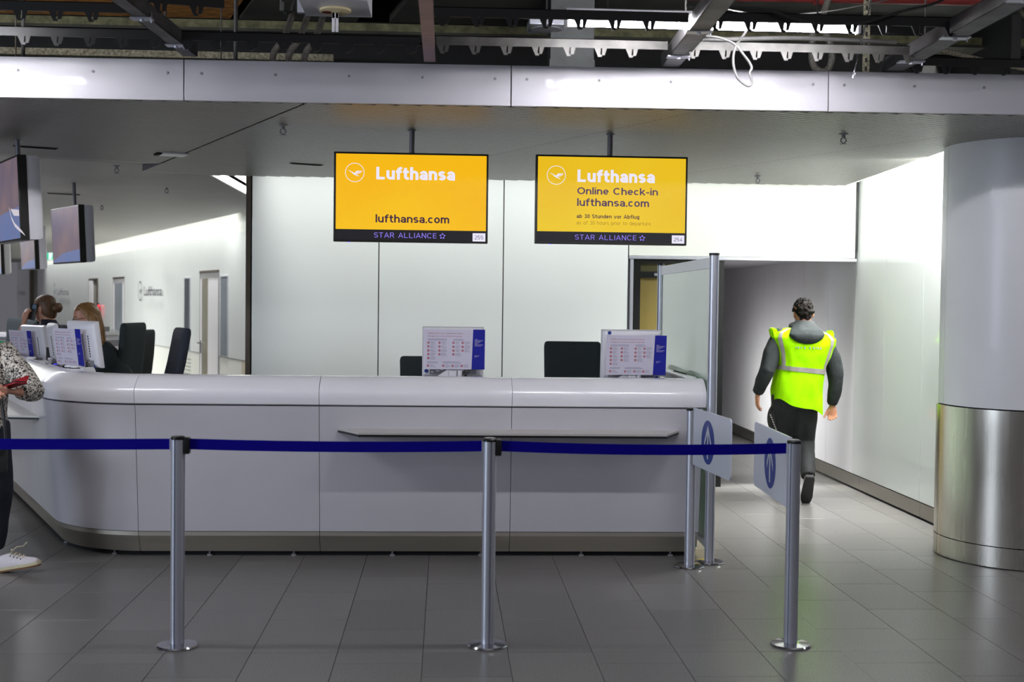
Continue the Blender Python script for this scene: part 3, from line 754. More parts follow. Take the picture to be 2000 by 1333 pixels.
b = B(); b.lathe([(0.095, -0.001), (0.093, -0.006)], n=32); b.obj('grille', M['grey'], t)
b = B(); b.bb(-0.10, -0.085, -0.10, 0.02, -0.002, 0.0); b.obj('tag_strip', M['mineral'], t)
b = B(); b.cyl((0, 0, 0.05), (0, 0, 0.24), 0.006, 6); b.obj('hanger_rod', M['darkcable'], t)
t = thing('air_duct', 'grey sheet metal duct dropping behind the middle of the fascia', 'duct', (0.753, 7.75, 2.83))
b = B(); b.bb(-0.138, 0.138, -0.12, 0.12, 0, 0.30); b.obj('duct_lower', M['duct'], t)
b = B(); b.bb(-0.132, 0.132, -0.114, 0.12, 0.30, 1.12); b.obj('duct_upper', M['duct'], t)
b = B(); b.prism([(-0.139, 0.215), (0.139, 0.165), (0.139, 0.172), (-0.139, 0.222)], -0.123, -0.119, 'y'); b.obj('seam', M['dark'], t)
def cable(name, label, cat, pts, r, m, n=8):
    cu = []
    for i in range(len(pts) - 1):                    # Catmull-Rom
        p = [V(pts[max(0, min(len(pts) - 1, i + k))]) for k in (-1, 0, 1, 2)]
        for s in range(6):
            q = s / 6
            cu.append(0.5 * ((2 * p[1]) + (p[2] - p[0]) * q + (2 * p[0] - 5 * p[1] + 4 * p[2] - p[3]) * q * q + (3 * p[1] - p[0] - 3 * p[2] + p[3]) * q ** 3))
    cu.append(V(pts[-1]))
    b = B(); b.tube(cu, r, n); return tag(b.obj(name, m, None, 50), label, cat)
cable('loose_cable', 'white cable hanging in a loop in front of the bright fascia', 'cable', [(1.15, 6.33, 2.998), (1.20, 6.33, 3.004), (1.326, 6.31, 3.006), (1.43, 6.3, 2.975), (1.496, 6.3, 2.907), (1.531, 6.3, 2.855), (1.521, 6.3, 2.82), (1.535, 6.3, 2.778), (1.512, 6.3, 2.758), (1.459, 6.3, 2.80), (1.437, 6.3, 2.88), (1.449, 6.3, 2.957), (1.486, 6.25, 3.02), (1.5, 6.2, 3.09)], 0.0065, M['cable'])
cable('sagging_cable', 'grey cable sagging across the front toothed rail at upper right', 'cable', [(1.10, 5.82, 3.04), (1.32, 5.82, 3.035), (1.48, 5.83, 3.032), (1.60, 5.82, 2.995), (1.75, 5.82, 2.97), (1.95, 5.82, 2.985), (2.14, 5.84, 3.045), (2.36, 5.9, 3.12), (2.6, 6.0, 3.3), (2.9, 6.2, 3.95)], 0.0065, M['darkcable'])
cable('thin_wire', 'thin pale wire strung below the red pipe', 'cable', [(1.2, 6.0, 3.10), (1.5, 6.1, 3.075), (1.9, 6.3, 3.14), (2.4, 6.6, 3.3), (2.8, 7.0, 3.47)], 0.003, M['cable'])
cable('flat_cable', 'flat beige cable at the far upper right behind the runner', 'cable', [(2.42, 6.6, 3.03), (2.7, 6.8, 3.06), (3.1, 7.0, 3.04), (3.6, 7.2, 3.0)], 0.014, M['mineral'])
cable('beige_cable', 'beige cable curling down beside the right runner', 'cable', [(2.55, 5.6, 3.95), (2.56, 5.62, 3.2), (2.62, 5.7, 3.06), (2.75, 5.8, 2.98), (3.1, 6.1, 2.94)], 0.008, M['mineral'])
cable('pale_strip', 'pale strip lying slanted across the rear toothed rail', 'strip', [(1.25, 6.42, 3.005), (1.5, 6.47, 3.03), (1.9, 6.6, 3.07), (2.45, 6.8, 3.10)], 0.012, M['cable'])
cable('braided_hose', 'braided steel hose looping behind the fascia right of the cable loop', 'hose', [(2.135, 7.3, 3.30), (2.13, 7.3, 3.12), (2.15, 7.3, 3.05), (2.20, 7.3, 3.028), (2.24, 7.3, 3.06), (2.25, 7.3, 3.14), (2.227, 7.3, 3.222), (2.2, 7.35, 3.32), (2.26, 7.4, 3.50)], 0.02, M['conduit'], 10)
for i, (x, l) in enumerate(((-0.99, 'leftmost braided hose rising behind the fascia'), (-0.90, 'middle braided hose rising behind the fascia'), (-0.81, 'rightmost braided hose of three behind the fascia'))):
    cable('riser_hose', l, 'hose', [(x - 0.015, 7.3, 2.85), (x - 0.015, 7.3, 3.0), (x, 7.3, 3.08), (x + 0.05, 7.32, 3.16), (x + 0.09, 7.5, 3.4), (x + 0.1, 7.6, 3.6)], 0.019, M['conduit'], 10)
t = thing('threaded_rod', 'thin steel rod hanging slanted in front of the right fascia joint', 'rod', (2.115, 6.5, 2.845))
b = B(); b.cyl((0, 0, 0), (0.25, 0, 1.11), 0.0042, 8); b.obj('rod', M['chrome'], t, 40)
b = B(); b.cyl((0.004, 0, 0.018), (0.006, 0, 0.028), 0.010, 6); b.obj('nut', M['chrome'], t)
for x, r, m_, l in ((-2.38, 0.004, M['bronze'], 'thin brass rod above the left end of the fascia'), (-2.34, 0.011, M['darkcable'], 'thick grey rod above the left end of the fascia'), (-1.26, 0.004, M['darkcable'], 'thin dark rod right of the left runner'), (-1.18, 0.012, M['darkcable'], 'thick dark rod right of the left runner')):
    t = thing('support_rod', l, 'rod', (x, 7.1, 2.83))
    b = B(); b.cyl((0, 0, 0), (0, 0, 1.12), r, 8); b.obj('rod', m_, t, 40)
    b = B(); b.cyl((0, 0, 0.09), (0, 0, 0.10), r * 1.9, 6); b.obj('nut', m_, t)
t = thing('perforated_strap', 'yellowish perforated strap hanging behind the right runner', 'strap', (2.42, 7.2, 2.83))
b = B(); b.bb(-0.02, 0.02, -0.002, 0.002, 0, 1.12); b.obj('strap', M['mineral'], t)
b = B()
for k in range(12): b.lathe([(0.007, 0), (0.007, 0.001)], c=(0, 0, 0), n=6) if False else b.box((0, -0.0025, 0.1 + k * 0.05), (0.012, 0.001, 0.025))
b.obj('slot', M['dark'], t)
# ------------------------------------------------------------------ check-in counter, swept along its front line
AR, TH = 0.78, R(64)
S1 = 3.55; S2 = S1 + AR * TH
def path(s):
    if s <= S1: return V((1.66 - s, 8.05, 0)), V((0, -1, 0))
    c = V((-1.89, 8.83, 0))
    t = min(s - S1, AR * TH) / AR
    n = V((-math.sin(t), -math.cos(t), 0))
    p = c + n * AR
    if s > S2: p = p + V((-math.cos(TH), math.sin(TH), 0)) * (s - S2)
    return p, n
def sweep(prof, s0, s1, name, m, parent, smooth=35):
    ss = [s0]
    for k in range(0, 25):
        s = S1 + AR * TH * k / 24
        if s0 + 0.004 < s < s1 - 0.004: ss.append(s)
    ss.append(s1)
    b = B(); rr = []
    for s in ss:
        p, n = path(s)
        rr.append([p + n * o + V((0, 0, z)) for o, z in prof])
    b.rings(rr)
    return b.obj(name, m, parent, smooth)
P_TOP = [(0.070, 0.984), (0.090, 0.992), (0.101, 1.03), (0.103, 1.06), (0.098, 1.083), (0.086, 1.097), (0.045, 1.133), (0.012, 1.156), (-0.03, 1.168), (-0.09, 1.168), (-0.115, 1.158), (-0.12, 1.13), (-0.12, 0.984)]
P_PAN = [(0.0, 0.170), (0.078, 0.979), (0.03, 0.979), (-0.04, 0.17)]
P_KICK = [(-0.004, 0.166), (-0.003, 0.140), (-0.05, 0.032), (-0.08, 0.032), (-0.06, 0.166)]
P_BASE = [(-0.09, 0.0), (-0.09, 0.20), (-0.03, 0.20), (-0.03, 0.97), (-0.11, 0.97), (-0.16, 0.97), (-0.16, 0.0)]
sx = lambda x: 1.66 - x
units = [(-0.02, sx(0.43), 'straight white check-in counter unit at the right end beside the glass partition'),
         (sx(0.43), sx(-0.79), 'straight white check-in counter unit behind the middle stanchion'),
         (sx(-0.79), sx(-1.935), 'straight white check-in counter unit behind the left stanchion'),
         (sx(-1.935), S2 + 0.55, 'curved white corner unit of the check-in counter with bowed steel plinth')]
s = S2 + 0.55
lab = ['first', 'second', 'third', 'fourth', 'fifth', 'sixth']
for k in range(6):
    units.append((s, s + 1.24, lab[k] + ' counter unit of the left row running away behind the woman in leopard print')); s += 1.24
g = 0.0016
b = B(); b.lathe([(0.018, 0.0), (0.018, 0.008), (0.007, 0.010), (0.007, 0.034)], n=12); so = b.obj('levelling_foot', M['grey']); footm = so.data; bpy.data.objects.remove(so)
for i, (s0, s1, l) in enumerate(units):
    p, n = path((s0 + s1) / 2)
    t = thing('check_in_counter', l, 'counter', (0, 0, 0), 0, 'units of the white check-in counter')
    sweep(P_TOP, s0 + g, s1 - g, 'counter_top', M['topband'], t)
    sweep(P_PAN, (s0 + g if i else 0.0), s1 - g, 'front_panel', M['laminate'], t)
    sweep(P_KICK, (s0 + g if i else 0.01), s1 - g, 'kick_plate', M['kick'], t, 20)
    sweep(P_BASE, s0 + g + 0.02 * (i == 0) + (0.05 if i == 0 else 0), s1 - g, 'carcass', M['dark'], t)
    for f in ((0.15, 0.62) if i < 4 else ()):
        p, n = path(s0 + (s1 - s0) * f)
        q = p + n * -0.080; share('levelling_foot', footm, t, (q.x, q.y, 0))
    if i == 0:
        b = B()
        b.prism([(8.16, 0.05), (8.16, 1.10), (8.22, 1.158), (8.3, 1.168), (9.9, 1.172), (9.97, 1.15), (10.0, 1.08), (10.0, 0.05)], 1.60, 1.675, 'x')
        bmesh.ops.bevel(b.bm, geom=[e for e in b.bm.edges if abs(e.verts[0].co.x - e.verts[1].co.x) < 1e-4 and min(v.co.z for v in e.verts) > 1.05], offset=0.014, segments=3, affect='EDGES')
        b.obj('return_panel', M['topband'], t, 40)
        b = B(); b.prism([(8.25, 1.125), (8.25, 1.160), (9.86, 1.165), (9.93, 1.14), (9.96, 1.08), (9.96, 0.8), (9.90, 0.8), (9.90, 1.06), (9.86, 1.12)], 1.588, 1.6, 'x'); b.obj('return_edge', M['grey'], t)
        b = B(); b.bb(1.655, 1.662, 8.55, 9.0, 1.160, 1.1745); b.obj('slot', M['dark'], t)
wl_ = ['at the right end', 'in the middle', 'left of the middle', 'around the curved corner', 'on the left row', 'farther along the left row', 'farthest along the left row']
for i, (s0, s1) in enumerate(((0.09, sx(0.43)), (sx(0.43), sx(-0.79)), (sx(-0.79), sx(-1.935)), (sx(-1.935), S2 + 0.55), (S2 + 0.55, S2 + 1.79), (S2 + 1.79, S2 + 3.0), (S2 + 3.0, S2 + 3.9))):
    t = thing('worktop', 'white desk worktop behind the raised counter front, ' + wl_[i], 'desk')
    D_ = -0.72 if i < 4 else -0.42
    sweep([(-0.17, 0.735), (-0.17, 0.765), (D_, 0.765), (D_, 0.735)], s0 + 0.003, s1 - 0.003, 'desktop', M['white'], t)
    p, n = path((s0 + s1) / 2); q = p + n * (D_ / 2 - 0.085); b = B(); b.box((q.x, q.y, 0.3675), (-D_ - 0.22, 0.04, 0.735), math.atan2(-n.x, n.y) + PI / 2); b.obj('desk_leg', M['grey'], t)
# shelves on the counter front
def shelf(poly, label):
    t = thing('writing_shelf', label, 'shelf')
    b = B(); b.prism(poly, 0.828, 0.840); b.obj('steel_top', M['shelf'], t)
    b = B(); b.prism(poly, 0.814, 0.8275); b.obj('black_underside', M['black'], t)
shelf([(-0.675, 7.99), (-0.525, 7.72), (1.385, 7.72), (1.51, 7.99)], 'long steel writing shelf with black edge on the straight counter front')
def lp(s, o): p, n = path(s); q = p + n * o; return (q.x, q.y)
shelf([lp(S2 + 0.25, 0.06), lp(S2 + 0.40, 0.30), lp(S2 + 2.2, 0.30), lp(S2 + 2.35, 0.06)], 'writing shelf on the left counter row beside the woman in leopard print')

# ------------------------------------------------------------------ hanging displays
def star_into(b, O, X, Y, r, lift=0.0):
    O, X, Y = V(O), V(X), V(Y); Nn = X.cross(Y).normalized() * lift
    for k in range(5):
        a = PI / 2 + 2 * PI * k / 5
        q = [(r * math.cos(a), r * math.sin(a)), (0.50 * r * math.cos(a + 0.5), 0.50 * r * math.sin(a + 0.5)), (0.56 * r * math.cos(a - 0.75), 0.56 * r * math.sin(a - 0.75))]
        b.face([b.v(O + X * x + Y * y + Nn) for x, y in q])
XX, ZZ = (1, 0, 0), (0, 0, 1)
DW, DH = 0.953, 0.553
def display(name, label, loc, rz, content, top=2.72, rx=0.0):
    t = thing(name, label, 'display', loc, rz, 'displays hung from the ceiling')
    t.rotation_euler = (rx, 0, rz)
    w, h = DW / 2, DH / 2
    b = B(); b.bb(-w, w, -0.055, 0.0, -h, h, 0.004); b.obj('bezel', M['bezel'], t)
    b = B()
    sec = lambda k, d: [(-w + k, d, -h + k), (w - k, d, -h + k), (w - k, d, h - k), (-w + k, d, h - k)]
    b.rings([sec(0.004, 0.001), sec(0.004, 0.06), sec(0.012, 0.085), sec(0.035, 0.098)]); b.obj('housing', M['white'], t, 30)
    b = B(); b.cyl((0, 0.05, h - 0.02), (0, 0.05, top - loc[2]), 0.017, 14); b.obj('pole', M['hanger'], t, 40)
    b = B(); b.lathe([(0.026, 0), (0.026, 0.006)], c=(0, 0.05, top - loc[2] - 0.006), n=20); b.obj('ceiling_flange', M['hanger'], t, 40)
    f = -0.0552
    L, T = -w, h                                       # left and top edge
    def rect(n, x0, x1, z0, z1, m, lift=0.0, par=None):
        b = B(); b.poly([(x0, f - lift, z0), (x1, f - lift, z0), (x1, f - lift, z1), (x0, f - lift, z1)]); o = b.obj(n, m, par or t, fix=False); return o
    def txt(n, s, x, zb, wd, cap, m, par, t_, gap=0.085):
        b = B(); write_into(b, s, wd, cap, (L + x, f - 0.0012, T - zb), XX, ZZ, t_, gap); return b.obj(n, m, par, fix=False)
    if content in ('255', '254'):
        y = M['yellow'] if content == '255' else M['yellow2']
        s = rect('picture', L + 0.014, w - 0.012, T - 0.476, T - 0.012, y)
        k = rect('bottom_bar', L + 0.014, w - 0.012, -h + 0.014, T - 0.478, M['scrblk'])
        b = B(); crane_into(b, (L + 0.129, f - 0.0012, T - 0.127), XX, ZZ, 0.059, 0.06); b.obj('emblem', M['lilac'], s, fix=False)
        txt('lettering', 'Lufthansa', 0.261, 0.167, 0.485, 0.077, M['lilac'], s, 0.205, 0.075)
        if content == '255':
            txt('lettering', 'lufthansa.com', 0.259, 0.432, 0.454, 0.049, M['navy'], s, 0.165)
        else:
            txt('lettering', 'Online Check-in', 0.261, 0.243, 0.506, 0.043, M['navy2'], s, 0.16)
            txt('lettering', 'lufthansa.com', 0.261, 0.316, 0.451, 0.047, M['navy2'], s, 0.16)
            txt('lettering', 'ab 30 Stunden vor Abflug', 0.259, 0.391, 0.393, 0.024, M['navy'], s, 0.17, 0.11)
            txt('lettering', 'as of 30 hours prior to departure', 0.259, 0.431, 0.466, 0.0225, M['brown'], s, 0.085, 0.14)
        txt('lettering', 'STAR ALLIANCE', 0.250, 0.525, 0.386, 0.031, M['violet'], k, 0.10, 0.16)
        b = B(); star_into(b, (L + 0.672, f - 0.0012, T - 0.511), XX, ZZ, 0.021); b.obj('emblem', M['violet'], k, fix=False)
        q = rect('number_box', w - 0.094, w - 0.015, T - 0.541, T - 0.490, M['lilac'], 0.001, k)
        b = B(); write_into(b, content, 0.054, 0.024, (w - 0.082, f - 0.0024, T - 0.528), XX, ZZ, 0.11, 0.14); b.obj('lettering', M['navy'], k, fix=False)
        b = B(); b.bb(L + 0.09, L + 0.10, -0.05, -0.04, -h - 0.003, -h + 0.001); b.obj('indicator_light', M['led'], t)
    else:
        s = rect('picture', L + 0.014, w - 0.014, -h + 0.014, T - 0.014, M['screenoff'])
        z1 = -h + 0.22 if content == 'big' else -h + 0.13
        b = B(); b.poly([(L + 0.014, f - 0.0006, -h + 0.014), (w - 0.014, f - 0.0006, -h + 0.014), (w - 0.014, f - 0.0006, z1), (L + 0.35, f - 0.0006, z1 - 0.03), (L + 0.014, f - 0.0006, z1 - 0.1)]); b.obj('sea', M['skyblue'], s, fix=False)
        if content == 'big':
            b = B()
            cs = [(0.30, -0.05, 0.006), (0.36, -0.12, 0.009), (0.45, -0.17, 0.012), (0.56, -0.20, 0.012), (0.66, -0.225, 0.008), (0.74, -0.25, 0.003)]
            b.poly([(x - 0.14, f - 0.001, z + q) for x, z, q in cs] + [(x - 0.14, f - 0.001, z - q) for x, z, q in reversed(cs)]); b.obj('surf_line', M['surf'], s, fix=False)
            b = B(); b.poly([(0.20, f - 0.001, -0.06), (0.30, f - 0.001, -0.11), (0.46, f - 0.001, -0.12), (0.46, f - 0.001, -0.08), (0.33, f - 0.001, -0.07)]); b.obj('surf_line', M['surf'], s, fix=False)
    return t
display('information_display', 'yellow airline display numbered 255 hanging above the counter on the left', (-0.2185, 7.855, 2.2915), R(0.2), '255')
display('information_display', 'yellow online check-in display numbered 254 hanging above the counter on the right', (1.0275, 7.855, 2.2965), R(0.2), '254')
for i, (sx_, sy_, z, l, c) in enumerate(((-2.715, 8.33, 2.297, 'nearest side-on display with a seaside picture at the left edge', 'big'), (-3.44, 12.2, 2.263, 'side-on display with grey picture hanging second along the left row', 'far'),
                                       (-5.08, 16.0, 2.275, 'small side-on display third along the left row', 'far'), (-6.88, 20.0, 2.275, 'farthest side-on display at the left edge of the row', 'far'))):
    a = R(-60 + (2 if i == 1 else -2 if i > 1 else 0))
    cx, cy = sx_ - 0.4765 * math.cos(a), sy_ - 0.4765 * math.sin(a)
    display('side_display', l, (cx, cy, z), a, c, 2.72 if i == 0 else 2.795, R(2.5))

# ------------------------------------------------------------------ counter monitors with posters
def poster(par, x0, z0, y, w=0.405, h=0.268):
    """A3 notice; x0, z0 lower left corner, facing local -y"""
    p = B(); p.bb(x0, x0 + w, y - 0.002, y, z0, z0 + h, 0.0004); p = p.obj('notice', M['poster'], par)
    f = y - 0.0026
    q = B(); q.poly([(x0 + w * 0.785, f, z0), (x0 + w, f, z0), (x0 + w, f, z0 + h), (x0 + w * 0.805, f, z0 + h)]); q.obj('blue_band', M['pblue'], p, fix=False)
    X = lambda u: x0 + u * w
    Zc = lambda v_: z0 + h - v_ * h
    b = B()
    text_into(b, 'Gefährliche und verbotene Güter', 0.57 * w, 0.030 * h, (X(0.065), f, Zc(0.115)), XX, ZZ, 0.004)
    text_into(b, 'Dangerous and prohibited goods', 0.56 * w, 0.030 * h, (X(0.065), f, Zc(0.185)), XX, ZZ, 0.0, 0.25)
    b.obj('heading', M['ppink'], p, fix=False)
    ic = [(0.075, 0.335), (0.075, 0.43), (0.075, 0.53), (0.075, 0.625), (0.075, 0.72), (0.255, 0.335), (0.255, 0.43), (0.255, 0.53), (0.255, 0.625), (0.485, 0.335), (0.485, 0.435), (0.485, 0.53), (0.485, 0.625), (0.635, 0.335), (0.635, 0.435), (0.635, 0.53), (0.07, 0.91), (0.32, 0.91), (0.475, 0.91), (0.625, 0.91)]
    b = B(); c = B(); d = B()
    rnd = random.Random(3)
    for u, v_ in ic:
        b.poly([(X(u) + 0.0075 * math.cos(2 * PI * k / 14), f, Zc(v_) + 0.0075 * math.sin(2 * PI * k / 14)) for k in range(14)])
        d.poly([(X(u) + 0.0035 * math.cos(2 * PI * k / 5 + u * 9) * 1.1, f - 0.0004, Zc(v_) + 0.003 * math.sin(2 * PI * k / 5 + u * 9)) for k in range(5)])
        for k in range(4): 
            ww = rnd.uniform(0.05, 0.10) * w
            c.poly([(X(u + 0.032), f, Zc(v_ - 0.025 + k * 0.02)), (X(u + 0.032) + ww, f, Zc(v_ - 0.025 + k * 0.02)), (X(u + 0.032) + ww, f, Zc(v_ - 0.025 + k * 0.02) + 0.0016), (X(u + 0.032), f, Zc(v_ - 0.025 + k * 0.02) + 0.0016)])
    for u, v_, ww in ((0.065, 0.25, 0.31), (0.065, 0.275, 0.31), (0.48, 0.25, 0.15), (0.48, 0.275, 0.18), (0.055, 0.82, 0.18), (0.055, 0.845, 0.17), (0.31, 0.82, 0.27), (0.31, 0.845, 0.31)):
        c.poly([(X(u), f, Zc(v_)), (X(u + ww), f, Zc(v_)), (X(u + ww), f, Zc(v_) + 0.0026), (X(u), f, Zc(v_) + 0.0026)])
    for k in range(9):
        v_ = 0.25 + k * 0.027 + (0.22 if k > 6 else 0)
        d.poly([(X(0.83), f - 0.0004, Zc(v_)), (X(0.83 + 0.05 + 0.09 * ((k * 7) % 4) / 3), f - 0.0004, Zc(v_)), (X(0.83 + 0.05 + 0.09 * ((k * 7) % 4) / 3), f - 0.0004, Zc(v_) + 0.002), (X(0.83), f - 0.0004, Zc(v_) + 0.002)])
    for o in (b.obj('warning_icons', M['pred'], p, fix=False), c.obj('small_print', M['pgrey'], p, fix=False), d.obj('light_print', M['poster'], p, fix=False)): tag(o, kind='stuff')
    return p
def monitor(label, loc, rz, px, pz, tilt=R(6), zc=1.315, post=True, stick=()):
    t = thing('counter_monitor', label, 'monitor', (loc[0], loc[1], 0.765), rz, 'white monitors behind the counter')
    W2, H2 = 0.205, 0.168
    T = Matrix.Translation((0, 0, zc - 0.765)) @ Matrix.Rotation(tilt, 4, 'X')
    b = B(T)
    sec = lambda k, y: [(-W2 + k, y, -H2 + k), (W2 - k, y, -H2 + k), (W2 - k, y, H2 - k), (-W2 + k, y, H2 - k)]
    b.rings([sec(0.0, 0.03), sec(0.0, 0.012), sec(0.008, -0.004), sec(0.03, -0.018), sec(0.06, -0.022)]); b.obj('shell', M['white'], t, 30)
    b = B(T); b.bb(-W2 + 0.012, W2 - 0.012, 0.030, 0.032, -H2 + 0.015, H2 - 0.012); b.obj('screen', M['black'], t)
    b = B(T); b.bb(-0.11, 0.11, -0.028, -0.022, -0.10, 0.08, 0.002); b.obj('back_cover', M['white'], t)
    b = B(T)
    for k in range(9): b.bb(0.118, 0.122, -0.027, -0.0215, -0.085 + k * 0.018, -0.073 + k * 0.018)
    b.obj('vent_slot', M['dark'], t)
    b = B(T); b.bb(-0.155, 0.155, -0.0245, -0.021, -0.148, -0.11); b.obj('label_plate', M['grey'], t)
    b = B(T)
    for k in range(8): b.bb(-0.145 + k * 0.032, -0.13 + k * 0.032 + 0.008 * (k % 2), -0.0252, -0.0245, -0.136 + 0.008 * (k % 3), -0.128 + 0.008 * (k % 3))
    b.obj('label_print', M['white'], t)
    # stand and arm
    b = B(); b.bb(-0.12, 0.12, -0.02, 0.14, 0.0, 0.012, 0.004); b.bb(-0.03, 0.03, 0.035, 0.065, 0.01, zc - 0.765 + 0.02, 0.004); b.obj('stand', M['white'], t)
    b = B(T); b.prism([(-0.12, -0.17), (-0.03, -0.105), (-0.03, -0.17)], -0.055, -0.035, 'y'); b.bb(-0.028, 0.025, -0.06, -0.03, -0.172, -0.12, 0.003); b.cyl((0.045, -0.045, -0.175), (0.045, -0.045, -0.115), 0.016); b.bb(-0.03, 0.07, -0.06, -0.026, -0.118, -0.112, 0.001); b.obj('arm_bracket', M['white'], t, 40)
    b = B(T); b.ell((0.085, -0.045, -0.155), (0.010, 0.010, 0.010), 10, 6); b.obj('arm_knob', M['black'], t, 60)
    for x, z in stick:
        b = B(T); b.poly([(x + 0.0125 * math.cos(2 * PI * k / 20), -0.0235, z + 0.0125 * math.sin(2 * PI * k / 20)) for k in range(20)]); b.obj('round_sticker', M['signblue'], t, fix=False)
    if post:
        p = poster(t, px, pz, -0.066); p.matrix_local = T
    return t
monitor('white monitor with a red and blue notice standing behind the counter under display 255', (0.054, 8.40), R(1.5), -0.196, -0.108, R(5), 1.315, stick=((-0.178, -0.125),))
monitor('white monitor with a red and blue notice near the glass partition', (1.255, 8.40), R(1.5), -0.18, -0.128, R(5), 1.308, stick=((-0.155, 0.15), (0.172, -0.152)))
monitor('white monitor with a slanted notice before the blond agent', (-2.61, 9.22), R(-46), -0.30, -0.145, R(8), 1.312, stick=((0.16, -0.15),))
monitor('white monitor with a slanted notice at the far left before the agent with a bun', (-3.58, 11.15), R(-45), -0.30, -0.135, R(8), 1.235)
monitor('white monitor turned edge-on between the two slanted notices', (-3.17, 10.35), R(-66), 0, 0, R(8), 1.27, post=False)
# small desk devices at the left
def device(label, loc, kind):
    t = thing('desk_device', label, 'device', (loc[0], loc[1], 0.765), R(-46))
    if kind == 'printer':
        b = B(); b.bb(-0.09, 0.09, -0.07, 0.07, 0.0, 0.34, 0.012); b.obj('body', M['white'], t, 30)
        b = B(); b.cyl((0.02, -0.075, 0.36), (0.02, 0.01, 0.36), 0.045, 20); b.obj('roll', M['white'], t, 40)
        b = B(); b.cyl((0.02, -0.08, 0.36), (0.02, -0.074, 0.36), 0.014, 14); b.obj('roll_core', M['black'], t)
        b = B(); b.bb(-0.07, -0.02, -0.073, -0.069, 0.29, 0.32); b.obj('blue_label', M['pblue'], t)
    elif kind == 'can':
        b = B(); b.lathe([(0.038, 0), (0.038, 0.41), (0.034, 0.415)], n=24); b.obj('body', M['white'], t, 40)
        b = B(); b.lathe([(0.0385, 0.395), (0.0385, 0.402)], n=24); b.lathe([(0.0385, 0.30), (0.0385, 0.305)], n=24); b.obj('black_ring', M['black'], t)
    else:
        b = B(); b.bb(-0.11, 0.11, -0.012, 0.0, 0.30, 0.47, 0.004); b.obj('panel', M['black'], t)
        b = B(); b.bb(-0.03, 0.03, 0.0, 0.04, 0, 0.36); b.bb(-0.08, 0.08, -0.05, 0.08, 0, 0.012); b.obj('stand', M['grey'], t)
        b = B(); b.bb(-0.08, 0.08, -0.0135, -0.012, 0.33, 0.336); b.obj('screen_line', M['led'], t)
    return t
device('white label printer with a paper roll beside the slanted notice', (-2.46, 8.84), 'printer')
device('white cylinder with black rings left of the label printer', (-2.60, 8.86), 'can')
device('second white cylinder touching the label printer', (-2.545, 8.80), 'can')
device('white printer with a dark hub behind the far left notice', (-3.06, 9.75), 'printer')
device('white cylinder below the far left notice', (-3.24, 10.02), 'can')
device('small black card terminal between the slanted notices', (-3.23, 10.55), 'panel')
# consoles of the desks beyond
for i, (ss_, L_, z, l) in enumerate(((S2 + 4.4, 0.9, 1.17, 'white console with a green stripe behind the seated agents'), (S2 + 7.6, 1.6, 1.22, 'second white console with a green stripe at the far left'))):
    p, n = path(ss_); q = p + n * -0.18
    t = thing('service_console', l, 'console', (q.x, q.y, 0), R(-26))
    L_, D_ = 0.95, L_
    b = B(); b.bb(0, L_, 0, D_, 0, z - 0.05, 0.01); b.obj('cabinet', M['white'], t)
    b = B(); b.bb(-0.03, L_ + 0.03, -0.06, D_ + 0.05, z - 0.048, z, 0.012); b.obj('console_top', M['topband'], t, 40)
    b = B(); b.bb(0, L_, -0.006, 0.0, z - 0.13, z - 0.095); b.obj('green_stripe', mat('green_stripe', (40, 160, 100), 0.5), t)
    b = B(); b.bb(0.1, L_ - 0.1, -0.004, 0.0, z - 0.30, z - 0.16); b.obj('grey_insert', M['grey'], t)
    b = B(); b.bb(0.1, L_ - 0.1, D_ * 0.4, D_ - 0.05, z + 0.001, z + 0.06, 0.005); b.obj('belt_cover', M['grey'], t)

# ------------------------------------------------------------------ office chairs
def chair(label, loc, rz, top, m, w=0.46, lean=R(9), seat=0.52):
    h = top - seat - 0.02
    q = Matrix.Rotation(rz, 3, 'Z') @ V((0, 0.22 + math.tan(lean) * h * 0.8, 0))     # loc is where the upper back stands
    t = thing('office_chair', label, 'chair', (loc[0] - q.x, loc[1] - q.y, 0), rz, 'high backed office chairs behind the counter')
    b = B(); rr = []
    for i, f in enumerate((0, 0.06, 0.3, 0.5, 0.7, 0.85, 0.95, 0.985, 1.0)):   # back: front faces local -y
        z = seat + 0.02 + h * f; yy = 0.20 + math.tan(lean) * h * f + 0.03 * math.sin(PI * f)
        ww = w / 2 * (0.93 + 0.07 * f); d = 0.05 - 0.012 * f
        if i == 7: ww -= 0.006; d -= 0.005
        if i in (0, 8): ww -= 0.022; d -= 0.016
        rr.append([(ww * math.copysign(abs(math.cos(a)) ** 0.35, math.cos(a)), yy + d * math.copysign(abs(math.sin(a)) ** 0.5, math.sin(a)), z) for a in [2 * PI * (k + 0.5) / 20 for k in range(20)]])
    b.rings(rr); b.obj('backrest', m, t, 50)
    b = B(); b.bb(-w / 2, w / 2, -0.27, 0.22, seat - 0.07, seat + 0.02, 0.03); b.obj('seat', m, t, 50)
    b = B(); b.cyl((0, 0, 0.1), (0, 0, seat - 0.07), 0.03); b.bb(-0.1, 0.1, -0.1, 0.24, seat - 0.095, seat - 0.07); b.obj('gas_column', M['black'], t, 40)
    b = B()
    for k in range(5):
        a = 2 * PI * k / 5 + 0.3; b.tube([(0, 0, 0.11), (0.29 * math.cos(a), 0.29 * math.sin(a), 0.07)], [0.03, 0.02], 8)
    b.obj('star_base', M['black'], t, 40)
    for k in range(5):
        a = 2 * PI * k / 5 + 0.3; b = B(); b.cyl((0.29 * math.cos(a) - 0.02 * math.sin(a), 0.29 * math.sin(a) + 0.02 * math.cos(a), 0.03), (0.29 * math.cos(a) + 0.02 * math.sin(a), 0.29 * math.sin(a) - 0.02 * math.cos(a), 0.03), 0.03, 14); b.obj('castor', M['black'], t, 40)
    return t
chair('dark office chair mostly hidden behind the monitor under display 255', (-0.125, 9.9), R(3), 1.22, M['chair'])
